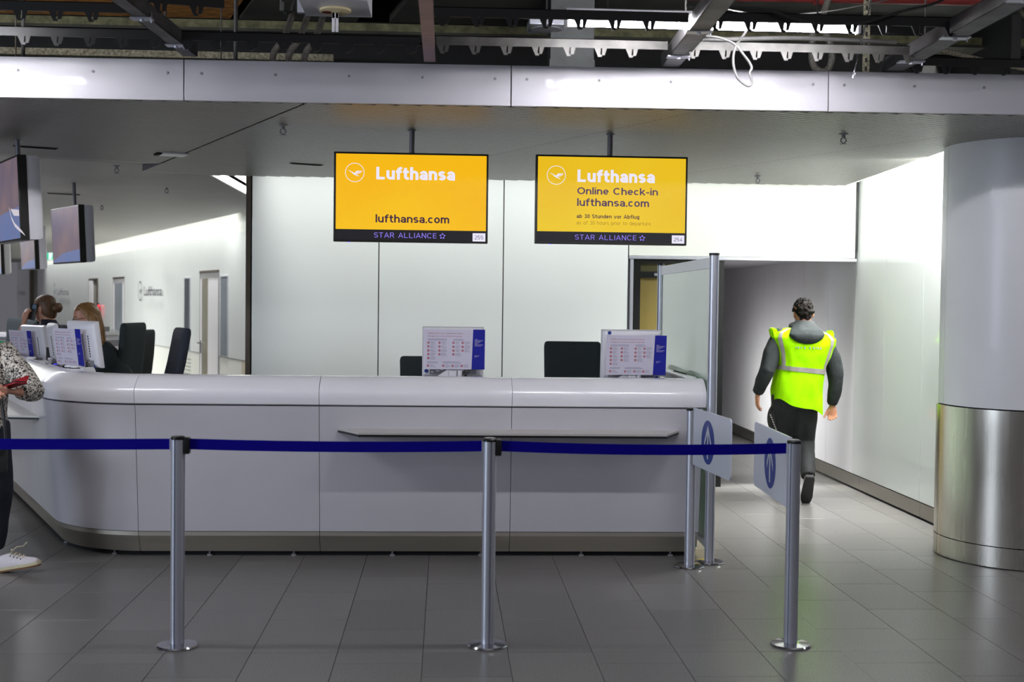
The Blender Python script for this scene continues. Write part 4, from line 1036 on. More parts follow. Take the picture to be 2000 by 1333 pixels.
chair('wide dark office chair left of the right hand monitor', (1.02, 10.0), R(-2), 1.345, M['chair'])
chair('tall dark blue office chair nearest the bronze wall profile', (-2.04, 9.75), R(-68), 1.425, M['chairblue'], lean=R(15))
chair('tall dark green office chair right of the blond agent', (-2.60, 10.6), R(-98), 1.445, M['chair'], lean=R(9))
chair('dark office chair peeking out behind the tall green one', (-2.90, 12.3), R(-95), 1.345, M['chair'], lean=R(9))
chair('distant dark office chair left of the agent with a bun', (-4.62, 14.0), R(-30), 1.42, M['chair'])

# ------------------------------------------------------------------ stanchions, belts, signs
def pole_bm(r, z0, z1, notch=0.20, depth=0.009):
    b = B(); poly = []
    n = 128
    for i in range(n):
        a = 2 * PI * i / n; k = (a + PI / 4) % (PI / 2) - PI / 4
        poly.append(((r - (depth if abs(k) < notch / 2 else 0)) * math.cos(a), (r - (depth if abs(k) < notch / 2 else 0)) * math.sin(a)))
    b.prism(poly, z0, z1); return b
def stanchion(label, loc, rot, head=True, r=0.0325, h=1.0, base=0.095, group='belt stanchions in front of the counter'):
    t = thing('belt_stanchion', label, 'stanchion', (*loc, 0), 0, group)
    b = B(); b.lathe([(base, 0.0), (base + 0.002, 0.006), (base - 0.003, 0.012), (r + 0.012, 0.017), (r + 0.002, 0.018)], n=48); b.obj('base_plate', M['chrome'], t, 30)
    o = pole_bm(r, 0.016, h - 0.014).obj('pole', M['alu'], t, 25); o.rotation_euler = (0, 0, rot)
    b = B(); b.lathe([(r + 0.001, h - 0.014), (r + 0.002, h - 0.004), (r - 0.004, h + 0.002), (0.01, h + 0.004)], n=32); b.obj('cap', M['black'], t, 40)
    b = B(); b.lathe([(r - 0.006, h + 0.0025), (r - 0.009, h + 0.0045)], n=32); b.obj('cap_inlay', M['grey'], t, 40)
    if head:
        b = B(); b.bb(r - 0.006, r + 0.024, -0.022, 0.022, h - 0.082, h - 0.004, 0.008); b.obj('belt_head', M['black'], t, 40)
        b = B(); b.bb(-r - 0.006, -r + 0.004, -0.008, 0.008, h - 0.07, h - 0.012, 0.002); b.obj('belt_catch', M['alu'], t)
    return t
ST = [(-2.72, 5.985), (-1.2535, 5.98), (0.2185, 5.97), (1.69, 5.965)]
stanchion('aluminium belt stanchion just beyond the left edge of the picture', ST[0], R(-100))
stanchion('aluminium belt stanchion at the left with a dark slot down its front', ST[1], R(-107))
stanchion('aluminium belt stanchion in the middle in front of the steel shelf', ST[2], R(-79))
def belt(a, c, za, zm, zc, label, w=0.051):
    b = B(); n = 14; rr = []
    for i in range(n + 1):
        f = i / n; x = a[0] + (c[0] - a[0]) * f; y = a[1] + (c[1] - a[1]) * f
        z = za * (1 - f) + zc * f + (zm - (za + zc) / 2) * 4 * f * (1 - f)
        rr.append([(x, y - 0.0008, z - w), (x, y + 0.0008, z - w), (x, y + 0.0008, z), (x, y - 0.0008, z)])
    b.rings(rr); return tag(b.obj('barrier_belt', M['belt'], None, 40), label, 'belt', 'blue belts between the stanchions')
belt((ST[0][0] + 0.056, 5.985), (ST[1][0] - 0.037, 5.98), 0.985, 0.984, 0.989, 'blue barrier belt running out of the left edge')
belt((ST[1][0] + 0.056, 5.98), (ST[2][0] - 0.037, 5.97), 0.990, 0.981, 0.989, 'blue barrier belt between the left and middle stanchions')
belt((ST[2][0] + 0.056, 5.97), (ST[3][0] - 0.037, 5.965), 0.990, 0.976, 0.987, 'blue barrier belt from the middle stanchion to the right sign post')
def sign_post(label, loc, rot, board_dir, h, blen):
    t = stanchion(label, loc, rot, head=False, h=h)
    t['group'] = 'posts with arrow boards at the passage'
    d = V(board_dir).normalized()
    a = math.atan2(d.y, d.x)
    T = Matrix.Rotation(a, 4, 'Z')
    b = B(T); b.bb(0.030, 0.052, -0.010, 0.010, h - 0.345, h - 0.008, 0.003); b.obj('bracket', M['grey'], t)
    x0, x1, z0, z1, c = 0.05, blen, h - 0.345, h + 0.008, 0.03
    pl = []
    for cx_, cz_, s0 in ((x1 - c, z0 + c, -90), (x1 - c, z1 - c, 0)):
        for k in range(5): pl.append((cx_ + c * math.cos(R(s0 + 22.5 * k)), cz_ + c * math.sin(R(s0 + 22.5 * k))))
    pl += [(x0, z1), (x0, z0)]
    b = B(T); b.prism(pl, -0.004, 0.004, 'y'); bo = b.obj('sign_board', M['signwhite'], t)
    side = 1 if (T @ V((0, 1, 0))).x < 0 else -1           # the face towards the hall
    cx_, cz_, r = (x0 + x1) / 2 + (0.06 if board_dir[1] < 0 else -0.02) * -1, (z0 + z1) / 2 - 0.005, 0.132
    y = side * 0.0046
    b = B(T); b.poly([(cx_ + r * math.cos(2 * PI * k / 40), y, cz_ + r * math.sin(2 * PI * k / 40)) for k in range(40)]); b.obj('blue_disc', M['signblue'], bo, fix=False)
    y = side * 0.0054
    b = B(T)
    q = lambda p: b.poly([(cx_ + x, y, cz_ + z) for x, z in p])
    q([(-0.012, -0.10), (0.012, -0.10), (0.012, 0.085), (-0.012, 0.085)])
    q([(0, 0.105), (-0.07, 0.0), (-0.07, -0.035), (0.0, 0.068)])
    q([(0, 0.105), (0.07, 0.0), (0.07, -0.035), (0.0, 0.068)])
    b.obj('arrow', M['signwhite'], bo, fix=False)
    return t
sign_post('sign post with a white arrow board standing at the counter corner', (1.549, 7.775), R(-60), (1.63 - 1.56, 6.97 - 7.775), 1.0, 0.80)
sign_post('front sign post with a white arrow board at the end of the blue belt', ST[3], R(-40), (1.72 - 1.69, 6.85 - 5.965), 1.0, 0.885)
# glass partition beside the counter end
t = thing('glass_partition', 'tall frosted glass partition between aluminium posts at the right counter end', 'partition', (0, 0, 0))
fr = mat('frosted_glass', (196, 214, 202), 0.42, var=0.02, scale=1.0, coat=1.0, trans=0.45)
for x, y, r in ((1.702, 7.9, 0.031), (1.735, 10.06, 0.028)):
    b = B(); b.lathe([(0.095, 0), (0.097, 0.006), (0.092, 0.012), (r + 0.01, 0.017)], c=(x, y, 0), n=40); b.obj('base_plate', M['chrome'], t, 30)
    o = pole_bm(r, 0.016, 1.965).obj('post', M['alu'], t, 25); o.location = (x, y, 0); o.rotation_euler = (0, 0, R(-62))
    b = B(); b.lathe([(r + 0.002, 1.965), (r + 0.002, 1.98)], c=(x, y, 0), n=32); b.obj('cap', M['black'], t, 40)
a = math.atan2(10.06 - 7.9, 1.735 - 1.702); L_ = math.hypot(10.06 - 7.9, 0.033)
T = Matrix.Translation((1.702, 7.9, 0)) @ Matrix.Rotation(a, 4, 'Z')
b = B(T); b.bb(0.03, L_ - 0.027, -0.012, 0.012, 1.885, 1.955, 0.003); b.obj('top_rail', M['alu'], t)
b = B(T); b.bb(0.03, L_ - 0.027, -0.012, 0.012, 0.08, 0.13, 0.003); b.obj('bottom_rail', M['alu'], t)
b = B(T); b.bb(0.03, L_ - 0.027, -0.005, 0.005, 0.13, 1.885); b.obj('glass_pane', fr, t)
b = B(T); b.bb(0.03, 0.06, -0.009, 0.009, 0.13, 1.885); b.bb(L_ - 0.10, L_ - 0.027, -0.009, 0.009, 0.13, 1.885); b.obj('side_rail', M['alu'], t)
# exit sign far off
t = thing('exit_sign', 'small green emergency exit sign hanging beside the second side-on display', 'sign', (-6.9, 22.2, 2.36), R(20))
b = B(); b.bb(-0.17, 0.17, -0.02, 0.02, -0.07, 0.07, 0.006); b.obj('sign_body', M['white'], t)
b = B(); b.poly([(-0.16, -0.021, -0.06), (0.01, -0.021, -0.06), (0.01, -0.021, 0.06), (-0.16, -0.021, 0.06)]); b.obj('green_field', M['exit'], t, fix=False)
b = B(); b.poly([(0.015, -0.021, -0.06), (0.16, -0.021, -0.06), (0.16, -0.021, 0.06), (0.015, -0.021, 0.06)]); b.poly([(-0.13, -0.022, 0), (-0.07, -0.022, -0.04), (-0.07, -0.022, -0.015), (-0.02, -0.022, -0.015), (-0.02, -0.022, 0.015), (-0.07, -0.022, 0.015), (-0.07, -0.022, 0.04)]); b.obj('white_field', M['exitw'], t, fix=False)
b = B(); b.poly([(0.05, -0.022, -0.05), (0.08, -0.022, -0.05), (0.09, -0.022, -0.01), (0.12, -0.022, -0.05), (0.135, -0.022, -0.04), (0.105, -0.022, 0.02), (0.09, -0.022, 0.045), (0.07, -0.022, 0.03), (0.075, -0.022, 0)]); b.obj('running_figure', M['exit'], t, fix=False)
b = B(); b.cyl((-0.1, 0, 0.07), (-0.1, 0, 0.44), 0.006, 6); b.cyl((0.1, 0, 0.07), (0.1, 0, 0.44), 0.006, 6); b.obj('hanger_rod', M['hanger'], t)
# ------------------------------------------------------------------ people
M['skin'] = mat('skin', (206, 150, 124), 0.5, var=0.05, scale=14)
M['skin2'] = mat('skin_tanned', (190, 132, 104), 0.5, var=0.05, scale=14)
M['hairblk'] = mat('black_hair', (30, 24, 22), 0.8, spec=0.2, var=0.35, scale=90, bump=0.8, vcol=(10, 8, 8))
M['hairbrn'] = mat('brown_hair', (134, 98, 68), 0.5, var=0.2, scale=70, stretch=(1, 1, 0.2), bump=0.4, vcol=(84, 58, 40))
M['hairbld'] = mat('blond_hair', (176, 132, 78), 0.42, var=0.2, scale=90, stretch=(1, 1, 0.06), bump=0.5, vcol=(120, 82, 44))
M['fleece'] = mat('charcoal_fleece', (35, 40, 42), 0.9, var=0.1, scale=40, bump=0.35)
M['trousers'] = mat('black_trousers', (34, 36, 38), 0.8, var=0.1, scale=25, bump=0.35)
M['hivis'] = mat('hi_vis_yellow', (150, 214, 0), 0.85, spec=0.08, var=0.05, scale=9, bump=0.25, vcol=(136, 202, 0))
M['reflect'] = mat('reflective_tape', (142, 134, 132), 0.55, 0.1, 0.04, 60)
M['navycloth'] = mat('navy_uniform', (26, 30, 44), 0.8, var=0.08, scale=40, bump=0.2)
M['darkteal'] = mat('dark_teal_knit', (24, 34, 38), 0.85, var=0.08, scale=60, bump=0.2)
M['sole'] = mat('rubber_sole', (40, 40, 42), 0.7, var=0.08, scale=60)
M['shoewhite'] = mat('white_canvas', (214, 208, 212), 0.6, var=0.03, scale=60)
M['cream'] = mat('cream_rubber', (208, 198, 164), 0.6, var=0.03, scale=40)
M['gum'] = mat('gum_sole', (120, 82, 46), 0.6, var=0.05, scale=40)
M['lips'] = mat('lips', (176, 84, 82), 0.45)
M['eyewhite'] = mat('eye_white', (226, 222, 218), 0.25, var=0.01)
M['iris'] = mat('iris', (52, 40, 34), 0.2)
def leopard():
    m = mat('leopard_print', (206, 198, 186), 0.7, var=0.02)
    nt = m.node_tree; p = nt.nodes['Principled BSDF']
    tc = nt.nodes.new('ShaderNodeTexCoord'); vz = nt.nodes.new('ShaderNodeTexVoronoi'); nz = nt.nodes.new('ShaderNodeTexNoise')
    vz.inputs['Scale'].default_value = 68; nz.inputs['Scale'].default_value = 60
    ad = nt.nodes.new('ShaderNodeMixRGB'); ad.blend_type = 'ADD'; ad.inputs[0].default_value = 0.045
    nt.links.new(tc.outputs['Object'], ad.inputs[1]); nt.links.new(tc.outputs['Object'], nz.inputs['Vector']); nt.links.new(nz.outputs['Color'], ad.inputs[2]); nt.links.new(ad.outputs[0], vz.inputs['Vector'])
    cr = nt.nodes.new('ShaderNodeValToRGB'); cr.color_ramp.interpolation = 'CONSTANT'
    e = cr.color_ramp.elements; e[0].position = 0; e[0].color = (*lin((26, 24, 26)), 1); e[1].position = 0.47; e[1].color = (*lin((204, 197, 186)), 1)
    nt.links.new(vz.outputs['Distance'], cr.inputs[0]); nt.links.new(cr.outputs[0], p.inputs['Base Color'])
    return m
M['leopard'] = leopard()

def fuse(b, name, m, parent, voxel=0.009, it=5, wrinkle=0.0, wscale=14.0):
    o = b.obj(name, m, parent)
    r = o.modifiers.new('r', 'REMESH'); r.mode = 'VOXEL'; r.voxel_size = voxel
    s_ = o.modifiers.new('s', 'SMOOTH'); s_.factor = 0.5; s_.iterations = it
    par, o.parent = o.parent, None
    bpy.context.view_layer.update()
    me = bpy.data.meshes.new_from_object(o.evaluated_get(bpy.context.evaluated_depsgraph_get()))
    o.modifiers.clear(); old = o.data; o.data = me; me.name = name
    bpy.data.meshes.remove(old); o.parent = par
    if not me.materials: me.materials.append(m)
    if wrinkle:
        for v_ in me.vertices:
            q = v_.co
            v_.co = q + v_.normal * (noise.noise(V((q.x * wscale, q.y * wscale, q.z * wscale * 0.6))) * wrinkle)
    me.polygons.foreach_set('use_smooth', [True] * len(me.polygons))
    return o
def ering(c, rx, ry, n=24, p=2.0, tilt=None):
    out = []
    for k in range(n):
        a = 2 * PI * k / n; ca, sa = math.cos(a), math.sin(a)
        q = V((rx * math.copysign(abs(ca) ** (2 / p), ca), ry * math.copysign(abs(sa) ** (2 / p), sa), 0))
        if tilt: q = tilt @ q
        out.append(V(c) + q)
    return out
SK = [(-0.120, 0.050, 0.020, 0.020), (-0.108, 0.044, 0.038, 0.042), (-0.085, 0.028, 0.054, 0.066), (-0.05, 0.014, 0.064, 0.082), (0.0, 0.004, 0.0715, 0.094), (0.035, 0.0, 0.0745, 0.098), (0.07, -0.004, 0.071, 0.093), (0.098, -0.006, 0.055, 0.074), (0.114, -0.006, 0.032, 0.044), (0.119, -0.006, 0.01, 0.014)]
def head(b, T, neck_to):
    """T places the head (face towards its +y); neck_to is the neck's root in body space"""
    b.rings([[T @ p for p in ering((0, y, z), rx, ry)] for z, y, rx, ry in SK])
    b.rings([[T @ p for p in ering((0, y, z), rx, ry, 10)] for z, y, rx, ry in ((-0.038, 0.088, 0.013, 0.010), (-0.030, 0.100, 0.016, 0.018), (-0.015, 0.096, 0.011, 0.014), (0.02, 0.088, 0.007, 0.010))])
    for s in (-1, 1):
        b.ell(T @ V((s * 0.076, -0.008, -0.008)), (0.010, 0.022, 0.034), 10, 8, T.to_3x3().to_4x4() @ Matrix.Rotation(s * R(18), 4, 'Z'))
    b.tube([T @ V((0, -0.022, -0.03)), T @ V((0, -0.03, -0.10)), V(neck_to)], [0.056, 0.055, 0.064], 16)
def face(T, par, sides=(-1, 1)):
    for s in sides:
        b = B(T); b.ell((s * 0.030, 0.080, 0.006), (0.013, 0.011, 0.008)); b.obj('eye', M['eyewhite'], par, 60)
        b = B(T); b.ell((s * 0.030, 0.0895, 0.006), (0.005, 0.003, 0.005), 10, 6); b.obj('iris', M['iris'], par, 60)
        b = B(T); b.tube([(s * 0.048, 0.078, 0.026), (s * 0.032, 0.091, 0.031), (s * 0.014, 0.094, 0.026)], 0.0035, 6); b.obj('eyebrow', M['hairbrn'], par, 60)
    b = B(T); b.tube([(-0.022, 0.087, -0.068), (0, 0.099, -0.064), (0.022, 0.087, -0.068)], [0.002, 0.006, 0.002], 8); b.tube([(-0.020, 0.087, -0.071), (0, 0.098, -0.073), (0.020, 0.087, -0.071)], [0.002, 0.006, 0.002], 8); b.obj('mouth', M['lips'], par, 60)
def hand(b, w, D, N, side, curl=22, k=1.0, spread=1.0, thumb=35):
    w, D, N = V(w), V(D).normalized(), V(N); N = (N - D * N.dot(D)).normalized(); S = D.cross(N) * side
    rr = []
    for f, wd, th in ((-0.02, 0.026, 0.021), (0.015, 0.031, 0.019), (0.05, 0.041, 0.016), (0.085, 0.041, 0.0135), (0.097, 0.036, 0.009)):
        c = w + D * f * k
        rr.append([c + S * (wd * k * math.cos(a)) + N * (th * k * math.sin(a)) for a in [2 * PI * i / 16 for i in range(16)]])
    b.rings(rr)
    for i, (o, L_) in enumerate(((0.031, 0.074), (0.0105, 0.082), (-0.0105, 0.076), (-0.031, 0.060))):
        p = w + D * (0.083 - 0.006 * (i in (0, 3))) * k + S * o * k; d = (D + S * (o * 3.0 * spread)).normalized(); pts = [p - d * 0.02 * k]; a = 0
        for j, fr in enumerate((0.45, 0.30, 0.25)):
            a = R(curl * (1 + 0.12 * i) * (0.7 + 0.45 * j))
            d = (d * math.cos(a) + N * math.sin(a)).normalized()
            pts.append(p); p = p + d * (L_ * fr * k)
        pts.append(p)
        b.tube(pts, [0.009 * k, 0.0092 * k, 0.0086 * k, 0.0080 * k, 0.0066 * k][:len(pts)], 10)
    p = w + D * 0.022 * k + S * 0.026 * k
    d = (D * math.cos(R(thumb)) + S * math.sin(R(thumb)) + N * 0.25).normalized()
    q = p + d * 0.042 * k; d2 = (d + D * 0.35 + N * 0.25).normalized(); q2 = q + d2 * 0.030 * k; q3 = q2 + (d2 + N * 0.2).normalized() * 0.024 * k
    b.tube([p - d * 0.015 * k, p + d * 0.01, q, q2, q3], [0.015 * k, 0.0145 * k, 0.0115 * k, 0.0105 * k, 0.008 * k], 10)
def torso(b, rings_): b.rings([ering(c, rx, ry, 28, 2.4) for c, rx, ry in rings_])
def blob(b, T, r, seed=0, amp=0.0, sc=20, cut=None, sub=4):
    bm = bmesh.new(); bmesh.ops.create_icosphere(bm, subdivisions=sub, radius=1)
    for v_ in bm.verts:
        q = V((v_.co.x * r[0], v_.co.y * r[1], v_.co.z * r[2]))
        if amp: q = q + v_.co * (noise.noise(q * sc + V((seed, 0, 0))) * amp)
        v_.co = q
    if cut: bmesh.ops.delete(bm, geom=[v_ for v_ in bm.verts if cut(v_.co)], context='VERTS')
    ms = {v_: b.v(T @ v_.co) for v_ in bm.verts}
    for f in bm.faces: b.face([ms[v_] for v_ in f.verts])
    bm.free()

# ---- man in the yellow vest, walking away
def man():
    t = thing('person', 'person in a yellow high visibility vest and dark hoodie walking away down the passage', 'person', (2.985, 10.38, 0))
    HT = Matrix.Translation((0.02, 0.03, 1.588)) @ Matrix.Rotation(R(-3), 4, 'Y')
    LS, LE, LW = V((-0.185, 0.0, 1.40)), V((-0.300, -0.06, 1.11)), V((-0.345, 0.05, 0.925))
    RS, RE, RW = V((0.205, 0.0, 1.365)), V((0.296, -0.01, 1.075)), V((0.292, 0.05, 0.835))
    LH, LK, LA = V((-0.13, 0.0, 0.86)), V((-0.10, 0.20, 0.49)), V((-0.05, 0.30, 0.10))
    RH, RK, RA = V((0.055, 0.0, 0.84)), V((0.085, 0.10, 0.50)), V((0.035, -0.14, 0.255))
    b = B(); head(b, HT, (0.01, 0.0, 1.40))
    torso(b, [((-0.03, 0, 0.82), 0.15, 0.09), ((-0.02, 0, 1.0), 0.14, 0.09), ((0.0, 0, 1.25), 0.16, 0.10), ((0.01, 0, 1.38), 0.14, 0.08), ((0.01, 0, 1.43), 0.08, 0.06)])
    for A_, E_, W_, s in ((LS, LE, LW, -1), (RS, RE, RW, 1)):
        b.tube([V((0.01, 0, 1.36)), A_, E_, W_], [0.05, 0.045, 0.037, 0.027], 12)
    hand(b, LW + V((-0.004, 0.005, -0.03)), (0.02, 0.12, -1), (1, 0.1, 0), -1, 20, 0.95)
    hand(b, RW + V((0.0, 0.0, -0.03)), (0.02, -0.05, -1), (-0.35, -0.94, 0), 1, 58, 1.0)
    for H_, K_, A_ in ((LH, LK, LA), (RH, RK, RA)): b.tube([H_, K_, A_], [0.08, 0.05, 0.035], 12)
    fuse(b, 'body', M['skin2'], t, 0.0068, 3)
    # hair
    b = B()
    blob(b, HT @ Matrix.Translation((0.0, -0.012, 0.030)), (0.080, 0.102, 0.102), 3, 0.020, 34, lambda q: (q.y > 0.055 and q.z < 0.055) or (q.z < -0.098) or (abs(q.x) > 0.05 and q.z < -0.02 and q.y > -0.035), 5)
    rnd = random.Random(5)
    for k in range(170):
        a, e = rnd.uniform(0, 2 * PI), rnd.uniform(0.15, 1.4); d = V((math.cos(a) * math.cos(e), math.sin(a) * math.cos(e), math.sin(e)))
        b.ell(HT @ V((d.x * 0.079, -0.012 + d.y * 0.100, 0.032 + d.z * 0.10)), (0.008, 0.008, 0.007), 8, 5)
    b.obj('hair', M['hairblk'], t, 70)
    # hooded sweater
    b = B()
    torso(b, [((-0.03, 0, 0.86), 0.185, 0.13), ((-0.025, 0, 1.0), 0.18, 0.125), ((0.0, 0, 1.22), 0.185, 0.13), ((0.008, 0, 1.36), 0.185, 0.115), ((0.01, 0, 1.42), 0.13, 0.09), ((0.01, 0, 1.465), 0.085, 0.075)])
    for A_, E_, W_ in ((LS, LE, LW), (RS, RE, RW)):
        m1 = A_.lerp(E_, 0.5) + V((0.012 * (1 if A_.x > 0 else -1), 0, 0)); m2 = E_.lerp(W_, 0.5) + V((0.006 * (1 if A_.x > 0 else -1), -0.01, 0))
        b.tube([V((0.01, 0, 1.37)), A_, m1, E_, m2, E_.lerp(W_, 0.86), W_ + (W_ - E_) * 0.02], [0.06, 0.078, 0.074, 0.068, 0.060, 0.050, 0.047], 16)
    hood = [((0.006, -0.125, 1.328), 0.03, 0.015), ((0.006, -0.150, 1.345), 0.085, 0.035), ((0.008, -0.155, 1.380), 0.130, 0.05), ((0.010, -0.140, 1.412), 0.150, 0.065), ((0.012, -0.105, 1.452), 0.132, 0.075), ((0.014, -0.065, 1.488), 0.102, 0.072), ((0.015, -0.035, 1.515), 0.080, 0.066), ((0.015, -0.02, 1.53), 0.068, 0.055)]
    b.rings([ering(c, rx, ry, 24) for c, rx, ry in hood])
    for k in range(16):
        a = 2 * PI * k / 16; b.ell((0.012 + 0.09 * math.cos(a), -0.005 + 0.085 * math.sin(a), 1.475 + 0.02 * math.sin(a)), (0.035, 0.035, 0.028), 10, 6)
    fuse(b, 'hooded_sweater', M['fleece'], t, 0.0095, 4, 0.007, 16)
    for W_, E_ in ((LW, LE), (RW, RE)):
        d = (W_ - E_).normalized(); b = B(); b.tube([W_ - d * 0.045, W_ - d * 0.01, W_ + d * 0.012], [0.045, 0.042, 0.039], 18); b.obj('cuff', M['fleece'], t, 50)
    # trousers
    b = B()
    torso(b, [((-0.045, 0, 0.80), 0.190, 0.135), ((-0.045, 0, 0.88), 0.200, 0.135), ((-0.035, 0, 0.98), 0.185, 0.125)])
    b.tube([V((-0.118, 0.0, 0.84)), V((-0.122, 0.06, 0.72)), V((-0.095, 0.19, 0.50)), V((-0.075, 0.25, 0.30)), V((-0.05, 0.30, 0.09))], [0.115, 0.118, 0.088, 0.076, 0.070], 20)
    b.tube([V((0.040, 0.0, 0.84)), V((0.048, 0.03, 0.70)), V((0.076, 0.10, 0.50)), V((0.06, -0.02, 0.37)), V((0.036, -0.155, 0.235))], [0.108, 0.108, 0.082, 0.070, 0.060], 20)
    b.ell((-0.235, 0.03, 0.70), (0.03, 0.07, 0.10), 14, 8)
    fuse(b, 'trousers', M['trousers'], t, 0.0095, 4, 0.009, 12)
    b = B()
    for k in range(8): b.box((-0.262 + k * 0.007, -0.045 - k * 0.004, 0.735 - k * 0.019), (0.020, 0.004, 0.008), 0, 0, Matrix.Rotation(R(38), 4, 'Z') @ Matrix.Rotation(R(30), 4, 'Y'))
    b.obj('striped_tape', M['reflect'], t)
    # shoes: the rear foot stands on its toes
    def shoe(T, up=M['shoewhite']):
        # toe towards +y, heel at y = 0, sole at z = 0
        b = B(T)
        prof = [(-0.01, 0.030, 0.02), (0.02, 0.036, 0.085), (0.08, 0.037, 0.095), (0.13, 0.041, 0.07), (0.19, 0.044, 0.055), (0.24, 0.040, 0.045), (0.27, 0.026, 0.028)]
        b.rings([[V((w * math.cos(a), y, 0.018 + max(0, math.sin(a)) * h + min(0, math.sin(a)) * 0.012)) for a in [2 * PI * i / 20 for i in range(20)]] for y, w, h in prof])
        u = b.obj('shoe', up, t, 60)
        b = B(T)
        out = [(-0.016, 0.02), (-0.012, 0.034), (0.03, 0.041), (0.09, 0.036), (0.15, 0.044), (0.20, 0.049), (0.25, 0.042), (0.28, 0.026), (0.285, 0.01)]
        poly = [(w, y) for y, w in out] + [(-w, y) for y, w in reversed(out)]
        b.prism(poly, -0.012, 0.020); bmesh.ops.bevel(b.bm, geom=b.bm.edges[:], offset=0.005, segments=2, affect='EDGES'); b.obj('sole', M['sole'], u, 40)
    shoe(Matrix.Translation((-0.05, 0.24, 0.013)) @ Matrix.Rotation(R(4), 4, 'Z'))
    shoe(Matrix.Translation((0.040, -0.195, 0.232)) @ Matrix.Rotation(R(-3), 4, 'Z') @ Matrix.Rotation(R(-58), 4, 'X'))
    # vest
    VR = [(0.82, -0.03, 0.212, 0.165), (0.92, -0.028, 0.212, 0.163), (1.0, -0.022, 0.206, 0.158), (1.1, -0.008, 0.203, 0.155), (1.18, 0.0, 0.208, 0.155), (1.26, 0.008, 0.234, 0.165), (1.33, 0.014, 0.262, 0.168), (1.385, 0.010, 0.270, 0.158), (1.425, 0.004, 0.240, 0.130), (1.452, 0.0, 0.17, 0.10), (1.462, 0.0, 0.11, 0.085)]
    def vs(a, f, off=0.0):
        k = f * (len(VR) - 1); i = min(int(k), len(VR) - 2); q = k - i
        z, cx, rx, ry = [VR[i][j] * (1 - q) + VR[i + 1][j] * q for j in range(4)]
        x = cx + (rx + off) * math.copysign(abs(math.cos(a)) ** 0.74, math.cos(a)); y = (ry + off) * math.copysign(abs(math.sin(a)) ** 0.74, math.sin(a))
        z += (1 - f) ** 3 * (-0.062 * x / 0.2) - 0.018 * (1 - f) - 0.16 * max(0, f - 0.6) * x + (0.012 * math.sin(a * 5 + z * 9) * (1 - f) if f < 0.2 else 0)
        wv = 0.010 * noise.noise(V((x * 9 + z * 4, y * 9, z * 7))) + 0.006 * noise.noise(V((x * 20, y * 20, z * 9)))
        d = V((math.cos(a), math.sin(a), 0)); return V((x, y, z)) + d * wv
    def patch(a0, a1, f0, f1, off, na=60, nf=40):
        b = B(); rr = []
        full = abs(a1 - a0) > 6.28
        for j in range(nf + 1): rr.append([vs(a0 + (a1 - a0) * i / na, f0 + (f1 - f0) * j / nf, off) for i in range(na + (0 if full else 1))])
        b.rings(rr, cap=False, closed=full); return b
    b = patch(0, 2 * PI, 0, 1, 0, 96, 56)
    v_ = b.obj('vest', M['hivis'], t, 70)
    patch(0, 2 * PI, 0.315, 0.363, 0.004, 96, 4).obj('reflective_band', M['reflect'], v_, 70)
    patch(R(213), R(226), 0.36, 0.965, 0.004, 6, 30).obj('reflective_brace', M['reflect'], v_, 70)
    patch(R(313), R(325), 0.36, 0.945, 0.004, 6, 30).obj('reflective_brace', M['reflect'], v_, 70)
    for s, p in ((-1, (-0.245, -0.02, 1.425)), (1, (0.235, 0.0, 1.408))):
        b = B(); b.prism([(-0.03, -0.05), (0.03, -0.05), (0.028, 0.035), (-0.018, 0.045)], -0.05, 0.05, 'y'); bmesh.ops.bevel(b.bm, geom=b.bm.edges[:], offset=0.012, segments=2, affect='EDGES'); o = b.obj('vest_flap', M['hivis'], v_); o.location = p; o.rotation_euler = (0, R(s * 22), 0)
    b = B()
    for k, (x, h_) in enumerate(((-0.062, 0.012), (-0.046, 0.016), (-0.03, 0.012), (-0.012, 0.02), (0.004, 0.018), (0.02, 0.02), (0.036, 0.014), (0.05, 0.012), (0.066, 0.018))): 
        p = vs(R(270) + x * 4.6, 0.575, 0.003); b.box(p + V((0, 0, 0)), (0.010, 0.002, h_))
    b.obj('back_print', M['reflect'], v_)
man()

def glasses(T, par):
    b = B(T)
    for s in (-1, 1):
        b.tube([(s * 0.032 + 0.022 * math.cos(2 * PI * k / 16), 0.104 - 0.004 * abs(math.cos(2 * PI * k / 16)), 0.004 + 0.017 * math.sin(2 * PI * k / 16)) for k in range(17)], 0.0018, 6)
        b.tube([(s * 0.054, 0.102, 0.008), (s * 0.074, 0.06, 0.01), (s * 0.078, 0.0, 0.008)], 0.0018, 6)
    b.tube([(-0.010, 0.105, 0.008), (0.010, 0.105, 0.008)], 0.0018, 6)
    return b.obj('glasses', M['black'], par, 60)

